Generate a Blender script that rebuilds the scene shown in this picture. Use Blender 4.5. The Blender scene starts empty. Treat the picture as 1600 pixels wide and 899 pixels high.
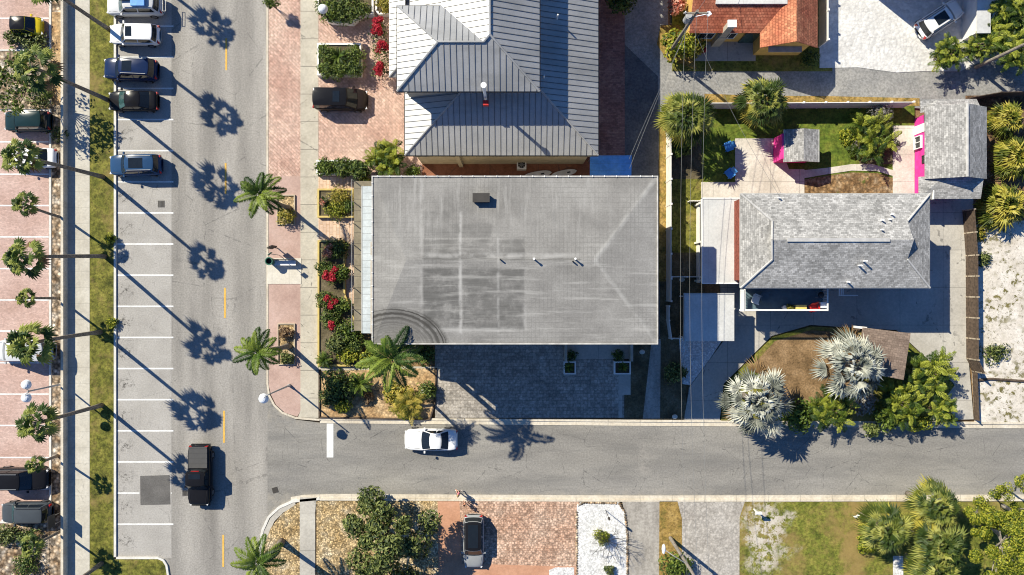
import bpy, math, random
from mathutils import Vector, Matrix
D = bpy.data
C = bpy.context.scene.collection
rnd = random.Random(7)
S = 0.058            # metres per photo pixel on the ground
CAMH = 61.87         # drone height
def k_(h): return 1.0 - h / CAMH
def W(px, py, h=0.0):
    k = k_(h)
    return Vector(((px - 800) * S * k, (449.5 - py) * S * k, h))
def G(px, py, z=0.0): return Vector(((px - 800) * S, (449.5 - py) * S, z))

# ---------------------------------------------------------------- camera, sky, sun, exposure
cam = D.cameras.new('camera'); cam.sensor_width = 36; cam.lens = 24; cam.clip_end = 3000; cam.clip_start = 0.5
co = D.objects.new('camera', cam); C.objects.link(co); co.location = (0, 0, CAMH); co.rotation_euler = (0, 0, 0)
bpy.context.scene.camera = co
SUN = Vector((0.957, -0.771, -1.0)).normalized()
wd = D.worlds.new('World'); bpy.context.scene.world = wd; wd.use_nodes = True
nt = wd.node_tree; bg = nt.nodes['Background']
sky = nt.nodes.new('ShaderNodeTexSky'); sky.sky_type = 'NISHITA'; sky.sun_disc = False
sky.sun_elevation = math.radians(39.1); sky.sun_rotation = math.atan2(-0.957, 0.771)
sky.air_density = 1.0; sky.dust_density = 0.3; sky.ozone_density = 4.0
tint = nt.nodes.new('ShaderNodeMix'); tint.data_type = 'RGBA'; tint.blend_type = 'MULTIPLY'; tint.inputs[0].default_value = 1.0; tint.inputs[7].default_value = (.44, .70, 1.0, 1)
nt.links.new(sky.outputs[0], tint.inputs[6]); nt.links.new(tint.outputs[2], bg.inputs[0]); bg.inputs[1].default_value = 0.082
sl = D.lights.new('sun', 'SUN'); sl.energy = 5.0; sl.angle = math.radians(0.5); sl.color = (1.0, 0.93, 0.765)
so = D.objects.new('sun', sl); C.objects.link(so); so.rotation_euler = SUN.to_track_quat('-Z', 'Y').to_euler(); so.location = (-40, 40, 60)
vs = bpy.context.scene.view_settings
vs.view_transform = 'Standard'; vs.look = 'None'; vs.gamma = 1; vs.use_curve_mapping = False; vs.exposure = 0.57
bpy.context.scene.cycles.filter_width = 1.05

# ---------------------------------------------------------------- node helpers
class E:
    def __init__(s, n, k): s.n = n; s.k = k
    def _m(s, op, o, rev=False):
        m = s.n.new('ShaderNodeMath'); m.operation = op
        a, b = (o, s) if rev else (s, o)
        for i, v in enumerate((a, b)):
            if isinstance(v, E): s.n.tree.links.new(v.k, m.inputs[i])
            else: m.inputs[i].default_value = v
        return E(s.n, m.outputs[0])
    def __add__(s, o): return s._m('ADD', o)
    def __sub__(s, o): return s._m('SUBTRACT', o)
    def __rsub__(s, o): return s._m('SUBTRACT', o, True)
    def __mul__(s, o): return s._m('MULTIPLY', o)
    __radd__ = __add__; __rmul__ = __mul__
    def gt(s, o): return s._m('GREATER_THAN', o)
    def lt(s, o): return s._m('LESS_THAN', o)
    def mx(s, o): return s._m('MAXIMUM', o)
    def mn(s, o): return s._m('MINIMUM', o)
    def pw(s, o): return s._m('POWER', o)
    def pp(s, o): return s._m('PINGPONG', o)
    def ab(s): return s._m('ABSOLUTE', 0)
    def sm(s, a, b, lo=0.0, hi=1.0):
        m = s.n.new('ShaderNodeMapRange'); m.interpolation_type = 'SMOOTHSTEP'
        s.n.tree.links.new(s.k, m.inputs[0])
        for i, v in enumerate((a, b, lo, hi)): m.inputs[i + 1].default_value = v
        return E(s.n, m.outputs[0])
class Nodes:
    def __init__(s, tree): s.tree = tree; s._p = None
    def new(s, t): return s.tree.nodes.new(t)
    def pos(s):
        if s._p is None: s._p = s.new('ShaderNodeNewGeometry').outputs['Position']
        return s._p
    def xyz(s):
        m = s.new('ShaderNodeSeparateXYZ'); s.tree.links.new(s.pos(), m.inputs[0])
        return [E(s, m.outputs[i]) for i in range(3)]
    def vec(s, st=(1, 1, 1), rot=0):
        m = s.new('ShaderNodeMapping'); s.tree.links.new(s.pos(), m.inputs[0])
        m.inputs['Scale'].default_value = st; m.inputs['Rotation'].default_value = (0, 0, rot); return m.outputs[0]
    def noise(s, sc, det=5, rough=.55, st=(1, 1, 1), dist=0, rot=0):
        m = s.new('ShaderNodeTexNoise'); s.tree.links.new(s.vec(st, rot), m.inputs['Vector'])
        m.inputs['Scale'].default_value = sc; m.inputs['Detail'].default_value = det
        m.inputs['Roughness'].default_value = rough; m.inputs['Distortion'].default_value = dist
        return E(s, m.outputs[0])
    def noise1(s, e, sc, det=3):
        m = s.new('ShaderNodeTexNoise'); m.noise_dimensions = '1D'; s.tree.links.new(e.k, m.inputs['W'])
        m.inputs['Scale'].default_value = sc; m.inputs['Detail'].default_value = det; return E(s, m.outputs[0])
    def voro(s, sc, feat='F1', st=(1, 1, 1)):
        m = s.new('ShaderNodeTexVoronoi'); m.feature = feat; s.tree.links.new(s.vec(st), m.inputs['Vector'])
        m.inputs['Scale'].default_value = sc
        if feat == 'F1':
            b = s.new('ShaderNodeRGBToBW'); s.tree.links.new(m.outputs['Color'], b.inputs[0])
            return E(s, m.outputs['Distance']), E(s, b.outputs[0])
        return E(s, m.outputs['Distance'])
    def ramp(s, f, cols):
        m = s.new('ShaderNodeValToRGB'); s.tree.links.new(f.k, m.inputs[0]); el = m.color_ramp.elements
        n = len(cols)
        while len(el) < n: el.new(.5)
        for i, c in enumerate(cols):
            el[i].position = .3 + .4 * i / max(1, n - 1); el[i].color = (*c, 1)
        return m.outputs[0]
    def mix(s, f, a, b, mode='MIX'):
        m = s.new('ShaderNodeMix'); m.data_type = 'RGBA'; m.blend_type = mode
        if isinstance(f, E): s.tree.links.new(f.k, m.inputs[0])
        else: m.inputs[0].default_value = f
        for i, v in ((6, a), (7, b)):
            if isinstance(v, E): v = v.k
            if isinstance(v, tuple): m.inputs[i].default_value = (*v, 1)
            else: s.tree.links.new(v, m.inputs[i])
        return m.outputs[2]
    def grey(s, e):
        m = s.new('ShaderNodeCombineXYZ')
        for i in range(3): s.tree.links.new(e.k, m.inputs[i])
        return m.outputs[0]
MATS = {}
def base_mat(name, rough=.85, spec=.3, metal=0.0):
    m = D.materials.new(name); m.use_nodes = True; MATS[name] = m
    b = m.node_tree.nodes['Principled BSDF']
    b.inputs['Roughness'].default_value = rough; b.inputs['Specular IOR Level'].default_value = spec
    b.inputs['Metallic'].default_value = metal
    return m, Nodes(m.node_tree), b
def add_bump(N, b, e, strength=.4, dist=.03):
    u = N.new('ShaderNodeBump'); u.inputs['Strength'].default_value = strength; u.inputs['Distance'].default_value = dist
    N.tree.links.new(e.k, u.inputs['Height']); N.tree.links.new(u.outputs[0], b.inputs['Normal'])
def surf(name, cols, s=.4, det=6, fine=.25, fs=5.0, st=(1, 1, 1), brick=None, cells=None, cracks=None, rough=.9, spec=.25, bump=.3, extra=None, joints=None, metal=0.0):
    m, N, b = base_mat(name, rough, spec, metal)
    col = N.ramp(N.noise(s, det, .6, st), cols)
    f = N.noise(fs, 4, .7)
    h = f
    if brick:
        bw, bh, mort, con, rot = brick
        t = N.new('ShaderNodeTexBrick'); N.tree.links.new(N.vec((1, 1, 0), rot), t.inputs['Vector'])
        t.inputs['Scale'].default_value = 1; t.inputs['Brick Width'].default_value = bw; t.inputs['Row Height'].default_value = bh
        t.inputs['Mortar Size'].default_value = min(bw, bh) * .07; t.inputs['Mortar Smooth'].default_value = .3; t.inputs['Bias'].default_value = 0
        t.inputs['Color1'].default_value = (1 - con, 1 - con, 1 - con, 1); t.inputs['Color2'].default_value = (1 + con, 1 + con, 1 + con, 1)
        t.inputs['Mortar'].default_value = (*mort, 1)
        col = N.mix(1.0, col, t.outputs['Color'], 'MULTIPLY')
    if cells:
        sc, con = cells
        d, c = N.voro(sc)
        col = N.mix(1.0, col, N.grey(c.sm(.15, .85, 1 - con, 1 + con) * d.sm(.0, .75, 1 + con * .6, 1 - con * 1.2)), 'MULTIPLY')
        h = (1.0 - d) + f * .3
    if cracks:
        sc, w, dark = cracks
        d = N.voro(sc, 'DISTANCE_TO_EDGE', (1, 1, 1))
        nn = N.noise(.5, 5)
        d2 = N.voro(sc * 2.3, 'DISTANCE_TO_EDGE', (1.0, .6, 1))
        cr = (d + N.noise(2.5, 4) * .05).lt(.025 + w) * nn.sm(.4, .6)
        cr = cr.mx((d2 + N.noise(3.5, 4) * .06).lt(.03 + w) * nn.sm(.56, .64))
        col = N.mix(cr * dark, col, (.05, .05, .05))
    if joints:
        jx, jy, jw, jd = joints
        x, y, z = N.xyz()
        jj = None
        if jx: jj = x.pp(jx / 2).lt(jw)
        if jy:
            q = y.pp(jy / 2).lt(jw); jj = q if jj is None else jj.mx(q)
        col = N.mix(jj * jd, col, (.06, .055, .05))
    col = N.mix(1.0, col, N.grey(f.sm(.25, .75, 1 - fine, 1 + fine)), 'MULTIPLY')
    if extra: col = extra(N, col)
    N.tree.links.new(col, b.inputs['Base Color'])
    if bump: add_bump(N, b, h, bump)
    return m
def plain(name, c, rough=.6, spec=.4, metal=0.0, var=.12, vs_=2.0, coat=0):
    m, N, b = base_mat(name, rough, spec, metal)
    f = N.noise(vs_, 5)
    col = N.mix(1.0, c, N.grey(f.sm(.3, .7, 1 - var, 1 + var)), 'MULTIPLY')
    N.tree.links.new(col, b.inputs['Base Color'])
    if coat: b.inputs['Coat Weight'].default_value = coat; b.inputs['Coat Roughness'].default_value = .08
    return m
def leaf(name, cols, trans=.25, rough=.55):
    m, N, b = base_mat(name, rough, .35)
    g = N.new('ShaderNodeNewGeometry')
    r = E(N, g.outputs['Random Per Island'])
    f = r * .75 + N.noise(.9, 3) * .5 - .12
    col = N.ramp(f, cols)
    N.tree.links.new(col, b.inputs['Base Color'])
    t = N.new('ShaderNodeBsdfTranslucent'); N.tree.links.new(col, t.inputs[0])
    mx = N.new('ShaderNodeMixShader'); mx.inputs[0].default_value = trans
    N.tree.links.new(b.outputs[0], mx.inputs[1]); N.tree.links.new(t.outputs[0], mx.inputs[2])
    out = m.node_tree.nodes['Material Output']; N.tree.links.new(mx.outputs[0], out.inputs[0])
    return m

# ---------------------------------------------------------------- mesh helpers
class MB:
    def __init__(s): s.v = []; s.f = []; s.m = []; s.mi = 0
    def add(s, vs, fs):
        o = len(s.v); s.v.extend(Vector(q) for q in vs)
        for f in fs: s.f.append([o + i for i in f]); s.m.append(s.mi)
    def quad(s, *p): s.add(p, [list(range(len(p)))])
    def prism(s, pts, z0, z1):
        n = len(pts); a = sum(pts[i][0] * pts[(i + 1) % n][1] - pts[(i + 1) % n][0] * pts[i][1] for i in range(n))
        if a < 0: pts = pts[::-1]
        vs = [(p[0], p[1], z0) for p in pts] + [(p[0], p[1], z1) for p in pts]
        s.add(vs, [list(range(n))[::-1], list(range(n, 2 * n))] + [[i, (i + 1) % n, n + (i + 1) % n, n + i] for i in range(n)])
    def box(s, x0, x1, y0, y1, z0, z1): s.prism([(x0, y0), (x1, y0), (x1, y1), (x0, y1)], z0, z1)
    def cbox(s, c, sx, sy, sz, rz=0):
        ca, sa = math.cos(rz), math.sin(rz)
        s.prism([(c[0] + a * sx / 2 * ca - b * sy / 2 * sa, c[1] + a * sx / 2 * sa + b * sy / 2 * ca) for a, b in ((-1, -1), (1, -1), (1, 1), (-1, 1))], c[2], c[2] + sz)
    def tube(s, pts, rad, n=8, cap=True):
        pts = [Vector(p) for p in pts]
        if not hasattr(rad, '__len__'): rad = [rad] * len(pts)
        vs = []
        ref = None
        for i, p in enumerate(pts):
            d = (pts[min(i + 1, len(pts) - 1)] - pts[max(i - 1, 0)]).normalized()
            if ref is None: ref = Vector((1, 0, 0)) if abs(d.x) < .8 else Vector((0, 1, 0))
            u = (ref - d * ref.dot(d)).normalized(); w = d.cross(u); ref = u
            for j in range(n):
                a = 2 * math.pi * j / n
                vs.append(p + (u * math.cos(a) + w * math.sin(a)) * rad[i])
        fs = [[i * n + j, i * n + (j + 1) % n, (i + 1) * n + (j + 1) % n, (i + 1) * n + j] for i in range(len(pts) - 1) for j in range(n)]
        if cap: fs += [list(range(n))[::-1], [(len(pts) - 1) * n + j for j in range(n)]]
        s.add(vs, fs)
    def cyl(s, c, r, h, n=16, r2=None): s.tube([c, (c[0], c[1], c[2] + h)], [r, r if r2 is None else r2], n)
    def ell(s, c, r, n=12, m=8):
        vs = []; fs = []
        for i in range(1, m):
            t = math.pi * i / m
            for j in range(n):
                a = 2 * math.pi * j / n
                vs.append((c[0] + r[0] * math.sin(t) * math.cos(a), c[1] + r[1] * math.sin(t) * math.sin(a), c[2] + r[2] * math.cos(t)))
        for i in range(m - 2):
            for j in range(n): fs.append([i * n + j, (i + 1) * n + j, (i + 1) * n + (j + 1) % n, i * n + (j + 1) % n])
        t = len(vs); vs += [(c[0], c[1], c[2] + r[2]), (c[0], c[1], c[2] - r[2])]
        for j in range(n):
            fs.append([t, j, (j + 1) % n]); fs.append([t + 1, (m - 2) * n + (j + 1) % n, (m - 2) * n + j])
        s.add(vs, fs)
    def mesh(s, name, mats, smooth=False, off=None):
        me = D.meshes.new(name)
        vs = s.v if off is None else [v - off for v in s.v]
        me.from_pydata([tuple(v) for v in vs], [], s.f)
        if not isinstance(mats, (list, tuple)): mats = [mats]
        for q in mats: me.materials.append(MATS[q] if isinstance(q, str) else q)
        if len(mats) > 1: me.polygons.foreach_set('material_index', s.m)
        if smooth: me.polygons.foreach_set('use_smooth', [True] * len(s.f))
        me.update(); return me
    def build(s, name, mats, parent=None, local=False, smooth=False):
        if parent is None:
            xs = [v.x for v in s.v]; ys = [v.y for v in s.v]; zs = [v.z for v in s.v]
            off = Vector(((min(xs) + max(xs)) / 2, (min(ys) + max(ys)) / 2, min(zs)))
            o = D.objects.new(name, s.mesh(name, mats, smooth, off)); o.location = off
        else:
            off = None
            if not local:
                off = Vector((0, 0, 0)); q = parent
                while q is not None: off = off + Vector(q.location); q = q.parent
            o = D.objects.new(name, s.mesh(name, mats, smooth, off)); o.parent = parent
        C.objects.link(o); return o
def parts(mb, name, mats, parent, smooth=False):
    """every connected piece of the builder becomes a part of its own"""
    p = list(range(len(mb.v)))
    def fd(i):
        while p[i] != i: p[i] = p[p[i]]; i = p[i]
        return i
    for f in mb.f:
        for i in f[1:]: p[fd(i)] = fd(f[0])
    g = {}
    for f in mb.f: g.setdefault(fd(f[0]), []).append(f)
    out = []
    for fs in g.values():
        m = MB(); ids = sorted({i for f in fs for i in f}); r = {a: b for b, a in enumerate(ids)}
        m.add([mb.v[i] for i in ids], [[r[i] for i in f] for f in fs]); out.append(m.build(name, mats, parent, False, smooth))
    return out
def tag(o, label, cat, group=None, kind=None):
    o['label'] = label; o['category'] = cat
    if group: o['group'] = group
    if kind: o['kind'] = kind
    return o
def thing(name, label, cat, loc=(0, 0, 0), rz=0, group=None):
    o = D.objects.new(name, None); o.empty_display_size = .3; C.objects.link(o); o.location = loc; o.rotation_euler = (0, 0, rz)
    return tag(o, label, cat, group)
def dup(root, loc, rz, label, scale=1.0):
    r = root.copy(); C.objects.link(r); r.location = loc; r.rotation_euler = (0, 0, rz); r.scale = (scale,) * 3; r['label'] = label
    for ch in list(root.children):
        c = ch.copy(); C.objects.link(c); c.parent = r
        for g in ch.children:
            d = g.copy(); C.objects.link(d); d.parent = c
    return r
def slab(name, pts, z1, mat, z0=-.15, label=None, cat=None):
    b = MB(); b.prism([tuple(G(*p)[:2]) for p in pts], z0, z1)
    o = b.build(name, mat); o['kind'] = 'structure'
    if label: o['label'] = label; o['category'] = cat
    return o
def rect(x0, y0, x1, y1): return [(x0, y0), (x1, y0), (x1, y1), (x0, y1)]

# ---------------------------------------------------------------- materials
def road_extra(N, col):
    x, y, z = N.xyz()
    # worn wheel tracks run along the street
    t = (x + 24.3).pp(1.55).sm(.2, 1.4, .88, 1.07)
    col = N.mix(N.noise(1.2, 7, .8, (1.6, .7, 1)).sm(.64, .71) * .45, col, (.12, .115, .105))
    return N.mix(1.0, col, N.grey(t * N.noise(.12, 4, .6, (3, .35, 1)).sm(.3, .7, .86, 1.1)), 'MULTIPLY')
def side_extra(N, col):
    x, y, z = N.xyz()
    col = N.mix(1.0, col, N.grey(N.noise(.13, 6, .65, (.5, 1.6, 1)).sm(.3, .7, .82, 1.10)), 'MULTIPLY')
    col = N.mix(N.noise(1.1, 7, .8).sm(.66, .72) * .6, col, (.09, .085, .08))
    streak = N.noise(.35, 7, .7, (.25, 2.2, 1)).sm(.47, .70) * .5
    col = N.mix(streak, col, (.15, .147, .14))
    edge = (y + 15.5).ab().sm(2.4, 3.7)                                    # sand washed to the kerbs
    col = N.mix(edge * N.noise(.8, 6, .7).sm(.42, .62) * .5, col, (.37, .335, .28))
    dx = (x - 12.2) * .5; dy = (y + 15.6) * .22; r = (dx * dx + dy * dy).pw(.5) + (N.noise(1.0, 7, .75) - .5) * 2.4
    return N.mix(r.sm(.45, .2) * N.noise(2, 6, .7).sm(.4, .65) * .45, col, (.40, .37, .33))
surf('road_main', [(.25, .235, .215), (.30, .283, .258), (.345, .325, .295)], .3, st=(2.5, .5, 1), fine=.22, fs=7, cracks=(.16, .004, .35), extra=road_extra, bump=.15)
surf('road_side', [(.205, .196, .182), (.255, .243, .222), (.30, .285, .258)], .3, st=(.4, 1.6, 1), fine=.22, fs=7, cracks=(.42, .005, .55), bump=.15, extra=side_extra)
def stall_extra(N, col):
    x, y, z = N.xyz()
    q = (x + 35.05).ab().sm(1.0, .3) * (y + .29).pp(1.41).sm(.85, .15)
    sp = N.noise(2.2, 6, .8).sm(.50, .60) * q
    sp2 = N.noise(.8, 6, .7).sm(.62, .7) * .35
    col = N.mix(sp * .85, col, (.06, .055, .05)); return N.mix(sp2, col, (.17, .16, .15))
surf('road_stall', [(.315, .298, .275), (.365, .347, .32), (.405, .387, .36)], .45, fine=.18, fs=8, cracks=(.22, .004, .3), extra=stall_extra, bump=.12)
surf('road_patch', [(.10, .095, .09), (.145, .138, .13)], .8, fine=.2, fs=9)
surf('paint_white', [(.62, .62, .6), (.8, .8, .78)], 1.5, fine=.12, fs=9, bump=0)
surf('paint_yellow', [(.62, .36, .07), (.75, .46, .11)], 1.5, fine=.15, fs=9, bump=0)
surf('concrete', [(.42, .39, .33), (.50, .47, .40), (.56, .53, .46)], .5, fine=.12, joints=(0, 1.45, .02, .22), cracks=(.2, .003, .2), bump=.1)
surf('concrete_path', [(.40, .36, .29), (.47, .43, .35), (.53, .49, .4)], .4, fine=.12, joints=(0, 2.5, .025, .7), cracks=(.3, .004, .6), bump=.1)
surf('concrete_kerb', [(.48, .42, .33), (.58, .52, .42), (.64, .59, .5)], .7, fine=.15, joints=(2.9, 0, .02, .5), bump=.1)
surf('kerb_white', [(.55, .53, .48), (.7, .68, .64)], .8, fine=.12, bump=.1)
surf('concrete_drive', [(.36, .34, .30), (.43, .405, .36), (.49, .465, .41)], .3, fine=.13, joints=(3.9, 3.4, .018, .55), cracks=(.12, .003, .5), bump=.1)
surf('concrete_pale', [(.46, .42, .36), (.57, .525, .455), (.66, .62, .55)], .45, fine=.15, joints=(2.6, 2.4, .02, .45), bump=.1)
surf('concrete_pad', [(.56, .52, .44), (.66, .62, .54)], .6, fine=.1, joints=(1.55, 0, .02, .3), bump=.08)
surf('paver_pink', [(.43, .29, .24), (.50, .35, .30), (.57, .42, .365)], .35, fine=.13, fs=6, brick=(.22, .11, (.8, .78, .75), .13, 0), bump=.12)
surf('paver_pink_smooth', [(.37, .25, .21), (.45, .315, .265), (.51, .37, .32)], .4, fine=.12, fs=6, bump=.1)
surf('brick_light', [(.47, .295, .235), (.57, .395, .32), (.64, .48, .395)], .3, fine=.10, fs=5, brick=(.46, .23, (.62, .5, .42), .12, .785), cells=(6.0, .14), bump=.15)
surf('brick_entry', [(.52, .37, .27), (.6, .45, .33), (.66, .52, .4)], .4, fine=.12, fs=5, brick=(.6, .3, (.8, .66, .55), .14, 1.5708), bump=.15)
surf('brick_red', [(.20, .10, .085), (.27, .15, .13), (.33, .2, .17)], .4, fine=.2, brick=(.3, .15, (.8, .7, .65), .25, 0), bump=.15)
surf('terracotta', [(.45, .275, .19), (.53, .36, .265), (.60, .45, .35)], .35, fine=.16, brick=(.4, .2, (.85, .7, .6), .14, 0), cells=(5.5, .30), bump=.15)
surf('terracotta_smooth', [(.40, .2, .12), (.5, .27, .17), (.56, .32, .22)], .35, fine=.12)
surf('clay_floor', [(.16, .06, .035), (.25, .105, .06), (.3, .13, .08)], .5, fine=.2, cracks=(.5, .02, .4))
surf('paver_cobble', [(.29, .262, .23), (.37, .337, .295), (.45, .412, .365)], .4, fine=.22, brick=(.62, .31, (.7, .68, .65), .16, 0), cells=(5.0, .16), bump=.2)
surf('paver_grey', [(.34, .31, .275), (.40, .37, .33), (.46, .43, .39)], .5, fine=.22, fs=5, cells=(4.8, .14), bump=.2)
surf('gravel_white', [(.60, .60, .59), (.70, .695, .68), (.8, .79, .78)], .8, fine=.2, fs=6, cells=(7, .16), bump=.6)
surf('gravel_white_lot', [(.54, .53, .51), (.63, .62, .6), (.70, .69, .665)], .35, fine=.14, fs=3, cells=(3.5, .06), st=(.5, 1.5, 1), bump=1.0, extra=lambda N, c: N.mix(N.noise(1.6, 8, .75, (.7, 1.5, 1), 1.5, .6).sm(.52, .68) * .45, c, (.30, .29, .27)))
surf('gravel_grey', [(.20, .195, .185), (.28, .27, .255), (.36, .345, .32)], .5, fine=.3, fs=5, cells=(4, .25), bump=.4)
surf('pebble_tan', [(.40, .27, .12), (.52, .38, .2), (.62, .52, .36)], .8, fine=.3, fs=5, cells=(7.5, .42), bump=.6)
surf('rock_mulch', [(.26, .15, .07), (.42, .32, .22), (.62, .56, .48)], 1.1, det=8, fine=.3, fs=4, cells=(3.2, .5), bump=.8)
surf('mulch_tan', [(.36, .215, .10), (.48, .32, .165), (.56, .41, .24)], .9, fine=.3, fs=6, cells=(4, .25), bump=.5)
surf('mulch_bark', [(.10, .055, .03), (.19, .11, .06), (.26, .17, .1)], .9, fine=.4, fs=6, cells=(4, .3), bump=.6)
def dry(N, col): return N.mix(N.noise(.35, 6, .7).sm(.50, .72) * .8, col, N.ramp(N.noise(1.8, 5), [(.20, .15, .05), (.30, .21, .085)]))
surf('lawn', [(.055, .062, .010), (.13, .13, .022), (.21, .19, .04)], 1.2, det=9, fine=.6, fs=4.5, bump=.6, extra=dry)
def dry2(N, col):
    x, y, z = N.xyz(); w = (N.noise(.45, 7, .7) - .5)
    def pxx(p): return (p - 800) * S
    def pyy(p): return (449.5 - p) * S
    band = (x + w * 5).sm(pxx(1308), pxx(1330)) * (x + w * 5).sm(pxx(1362), pxx(1340))
    col = N.mix((band * .8).mx(N.noise(.3, 6, .7).sm(.46, .66) * .7), col, N.ramp(N.noise(1.8, 7, .7), [(.22, .15, .05), (.33, .225, .09)]))
    dx = (x - pxx(1192)) * .045; dy = (y - pyy(835)) * .030
    dd = (dx * dx + dy * dy).pw(.5) * 9.0 + w * 2.6
    m = dd.sm(1.1, .5)
    return N.mix(m * N.noise(1.4, 8, .8).sm(.56, .46), col, N.ramp(N.noise(2.2, 6, .7), [(.36, .30, .22), (.5, .45, .38), (.56, .52, .45)]))
surf('lawn_dry', [(.07, .09, .012), (.15, .16, .026), (.23, .205, .045)], 1.1, det=9, fine=.55, fs=4.5, bump=.6, extra=dry2)
surf('lawn_lush', [(.05, .085, .01), (.105, .145, .018), (.17, .18, .03)], 1.1, det=9, fine=.5, fs=4.5, bump=.6)
surf('straw_grass', [(.13, .115, .025), (.27, .175, .05), (.36, .25, .09)], 1.0, det=9, fine=.5, fs=4.5, bump=.6)
surf('bed_leaf', [(.15, .085, .035), (.27, .17, .08), (.40, .31, .2)], 1.3, det=9, fine=.4, fs=4, cells=(4, .3), bump=.7, extra=lambda N, c: N.mix(N.noise(.6, 6, .7).sm(.54, .62), c, (.09, .12, .02)))
surf('soil_brown', [(.12, .075, .035), (.22, .14, .07), (.30, .2, .11)], .8, det=8, fine=.4, fs=6, bump=.6)
def weeds(N, col):
    a = N.noise(1.5, 7, .75).sm(.51, .58) * N.noise(.25, 4).sm(.34, .58)
    col = N.mix(a, col, N.ramp(N.noise(2.2, 4), [(.08, .075, .02), (.2, .17, .06)]))
    sp = N.noise(3.6, 5, .8).sm(.58, .63)
    return N.mix(sp * .75, col, (.12, .10, .06))
surf('sand_weedy', [(.50, .45, .38), (.62, .57, .5), (.70, .66, .6)], .6, fine=.2, fs=6, extra=weeds, bump=.5)
surf('sand_bare', [(.36, .30, .22), (.48, .43, .36), (.56, .52, .46)], .8, fine=.25, fs=6, bump=.5, extra=lambda N, c: N.mix(N.noise(.9, 7, .75).sm(.5, .6), c, N.ramp(N.noise(3, 4), [(.12, .11, .025), (.26, .2, .07)])))
surf('dirt_dark', [(.06, .05, .03), (.11, .09, .05), (.17, .14, .09)], .8, det=8, fine=.4, fs=6, bump=.6)
surf('dirt_drive', [(.26, .24, .21), (.34, .315, .28), (.42, .395, .35)], .45, det=7, fine=.25, fs=5, st=(2, .6, 1), bump=.3)
surf('alley', [(.20, .2, .195), (.26, .255, .245), (.33, .32, .30)], .5, det=7, fine=.3, fs=5, bump=.4)
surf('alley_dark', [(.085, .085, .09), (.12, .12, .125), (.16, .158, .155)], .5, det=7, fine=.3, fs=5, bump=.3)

# roofs
def memb(N, col):
    x, y, z = N.xyz()
    kk = k_(10.0)
    def X(p): return (p - 800) * S * kk
    def Y(p): return (449.5 - p) * S * kk
    wob = (N.noise(.7, 5, .65) - .5) * .7
    fade = N.noise(.9, 6, .7).sm(.25, .6)
    def rc(x0, y0, x1, y1, e=.10):
        xx = x + wob * .35; yy = y + wob * .35
        return xx.sm(X(x0) - e, X(x0) + e) * xx.sm(X(x1) + e, X(x1) - e) * yy.sm(Y(y1) - e, Y(y1) + e) * yy.sm(Y(y0) + e, Y(y0) - e)
    # faint sheet seams
    sx = x.pp(.15).lt(.02) * N.noise(.5, 5, .6, (1, .4, 1)).sm(.36, .62)
    sy = y.pp(.19).lt(.02) * N.noise(.45, 5, .6, (.4, 1, 1)).sm(.34, .62)
    hip = ((x - 11.02) * .799 + (y - 8.41) * -.601).ab()
    hip2 = ((x - 11.02) * .799 + (y + 4.23) * .601).ab()
    col = N.mix(hip2.sm(.25, .03) * (x - 6.2).gt(0) * N.noise(.8, 5).sm(.35, .6) * .3, col, (.52, .51, .48))
    col = N.mix(hip.sm(.3, .03) * (x - 6.2).gt(0) * N.noise(.8, 5).sm(.3, .6) * .42, col, (.52, .51, .48))
    col = N.mix(sx.mx(sy) * .36, col, (.12, .118, .11))
    dk = rc(661, 420, 718, 516).mx(rc(722, 420, 819, 516) * .9).mx(rc(662, 375, 820, 407) * .75).mx(rc(662, 330, 702, 352) * .5).mx(rc(664, 350, 768, 372) * .55)
    col = N.mix(dk * fade * .95, col, N.ramp(N.noise(1.5, 5, .6, (.3, 3, 1)), [(.09, .087, .081), (.15, .146, .138)]))
    # pale puddle margins and streaks
    col = N.mix(rc(660, 404.6, 908, 406.4, .05) * .55, col, (.10, .098, .09))
    pale = rc(718, 330, 722, 522, .12).mx(rc(777, 372, 780, 520, .12) * .7).mx(rc(660, 396, 905, 403, .15) * .6).mx(rc(657, 280, 661, 520, .15) * .55).mx(rc(661, 512, 822, 517, .2) * .6).mx(rc(818, 470, 823, 518, .2) * .6)
    col = N.mix(pale * N.noise(1.4, 5).sm(.3, .6) * .7, col, (.46, .45, .43))
    stre = N.noise(.55, 6, .65, (4, .35, 1)).sm(.5, .68) * y.sm(Y(420), Y(300)) * x.sm(X(1000), X(900))
    col = N.mix(stre * .45, col, (.40, .39, .37))
    dst = N.noise(.6, 7, .7, (3.0, .5, 1)).sm(.54, .7) * y.sm(Y(430), Y(330))
    col = N.mix(dst * .4, col, (.20, .197, .19))
    stk = N.noise(.5, 6, .65, (.35, 4, 1)).sm(.50, .68) * y.sm(Y(330), Y(440))
    col = N.mix(stk * .40, col, (.5, .485, .455))
    # dark fan shaped scrape where palm fronds sweep the roof
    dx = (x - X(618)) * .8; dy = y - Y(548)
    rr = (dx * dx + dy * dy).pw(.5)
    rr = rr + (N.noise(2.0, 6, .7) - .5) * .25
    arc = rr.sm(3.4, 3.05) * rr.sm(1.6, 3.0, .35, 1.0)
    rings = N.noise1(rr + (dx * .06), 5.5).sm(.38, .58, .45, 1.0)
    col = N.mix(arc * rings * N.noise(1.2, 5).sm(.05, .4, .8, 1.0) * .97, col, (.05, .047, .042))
    return col
surf('roof_membrane', [(.18, .173, .162), (.24, .231, .216), (.30, .29, .272)], .35, det=8, fine=.14, fs=8, rough=.8, bump=.1, extra=memb)
def gal(N, col): return N.mix(N.noise(.25, 6, .6, (.6, 2.0, 1)).sm(.48, .7) * .5, col, (.22, .215, .2))
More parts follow.
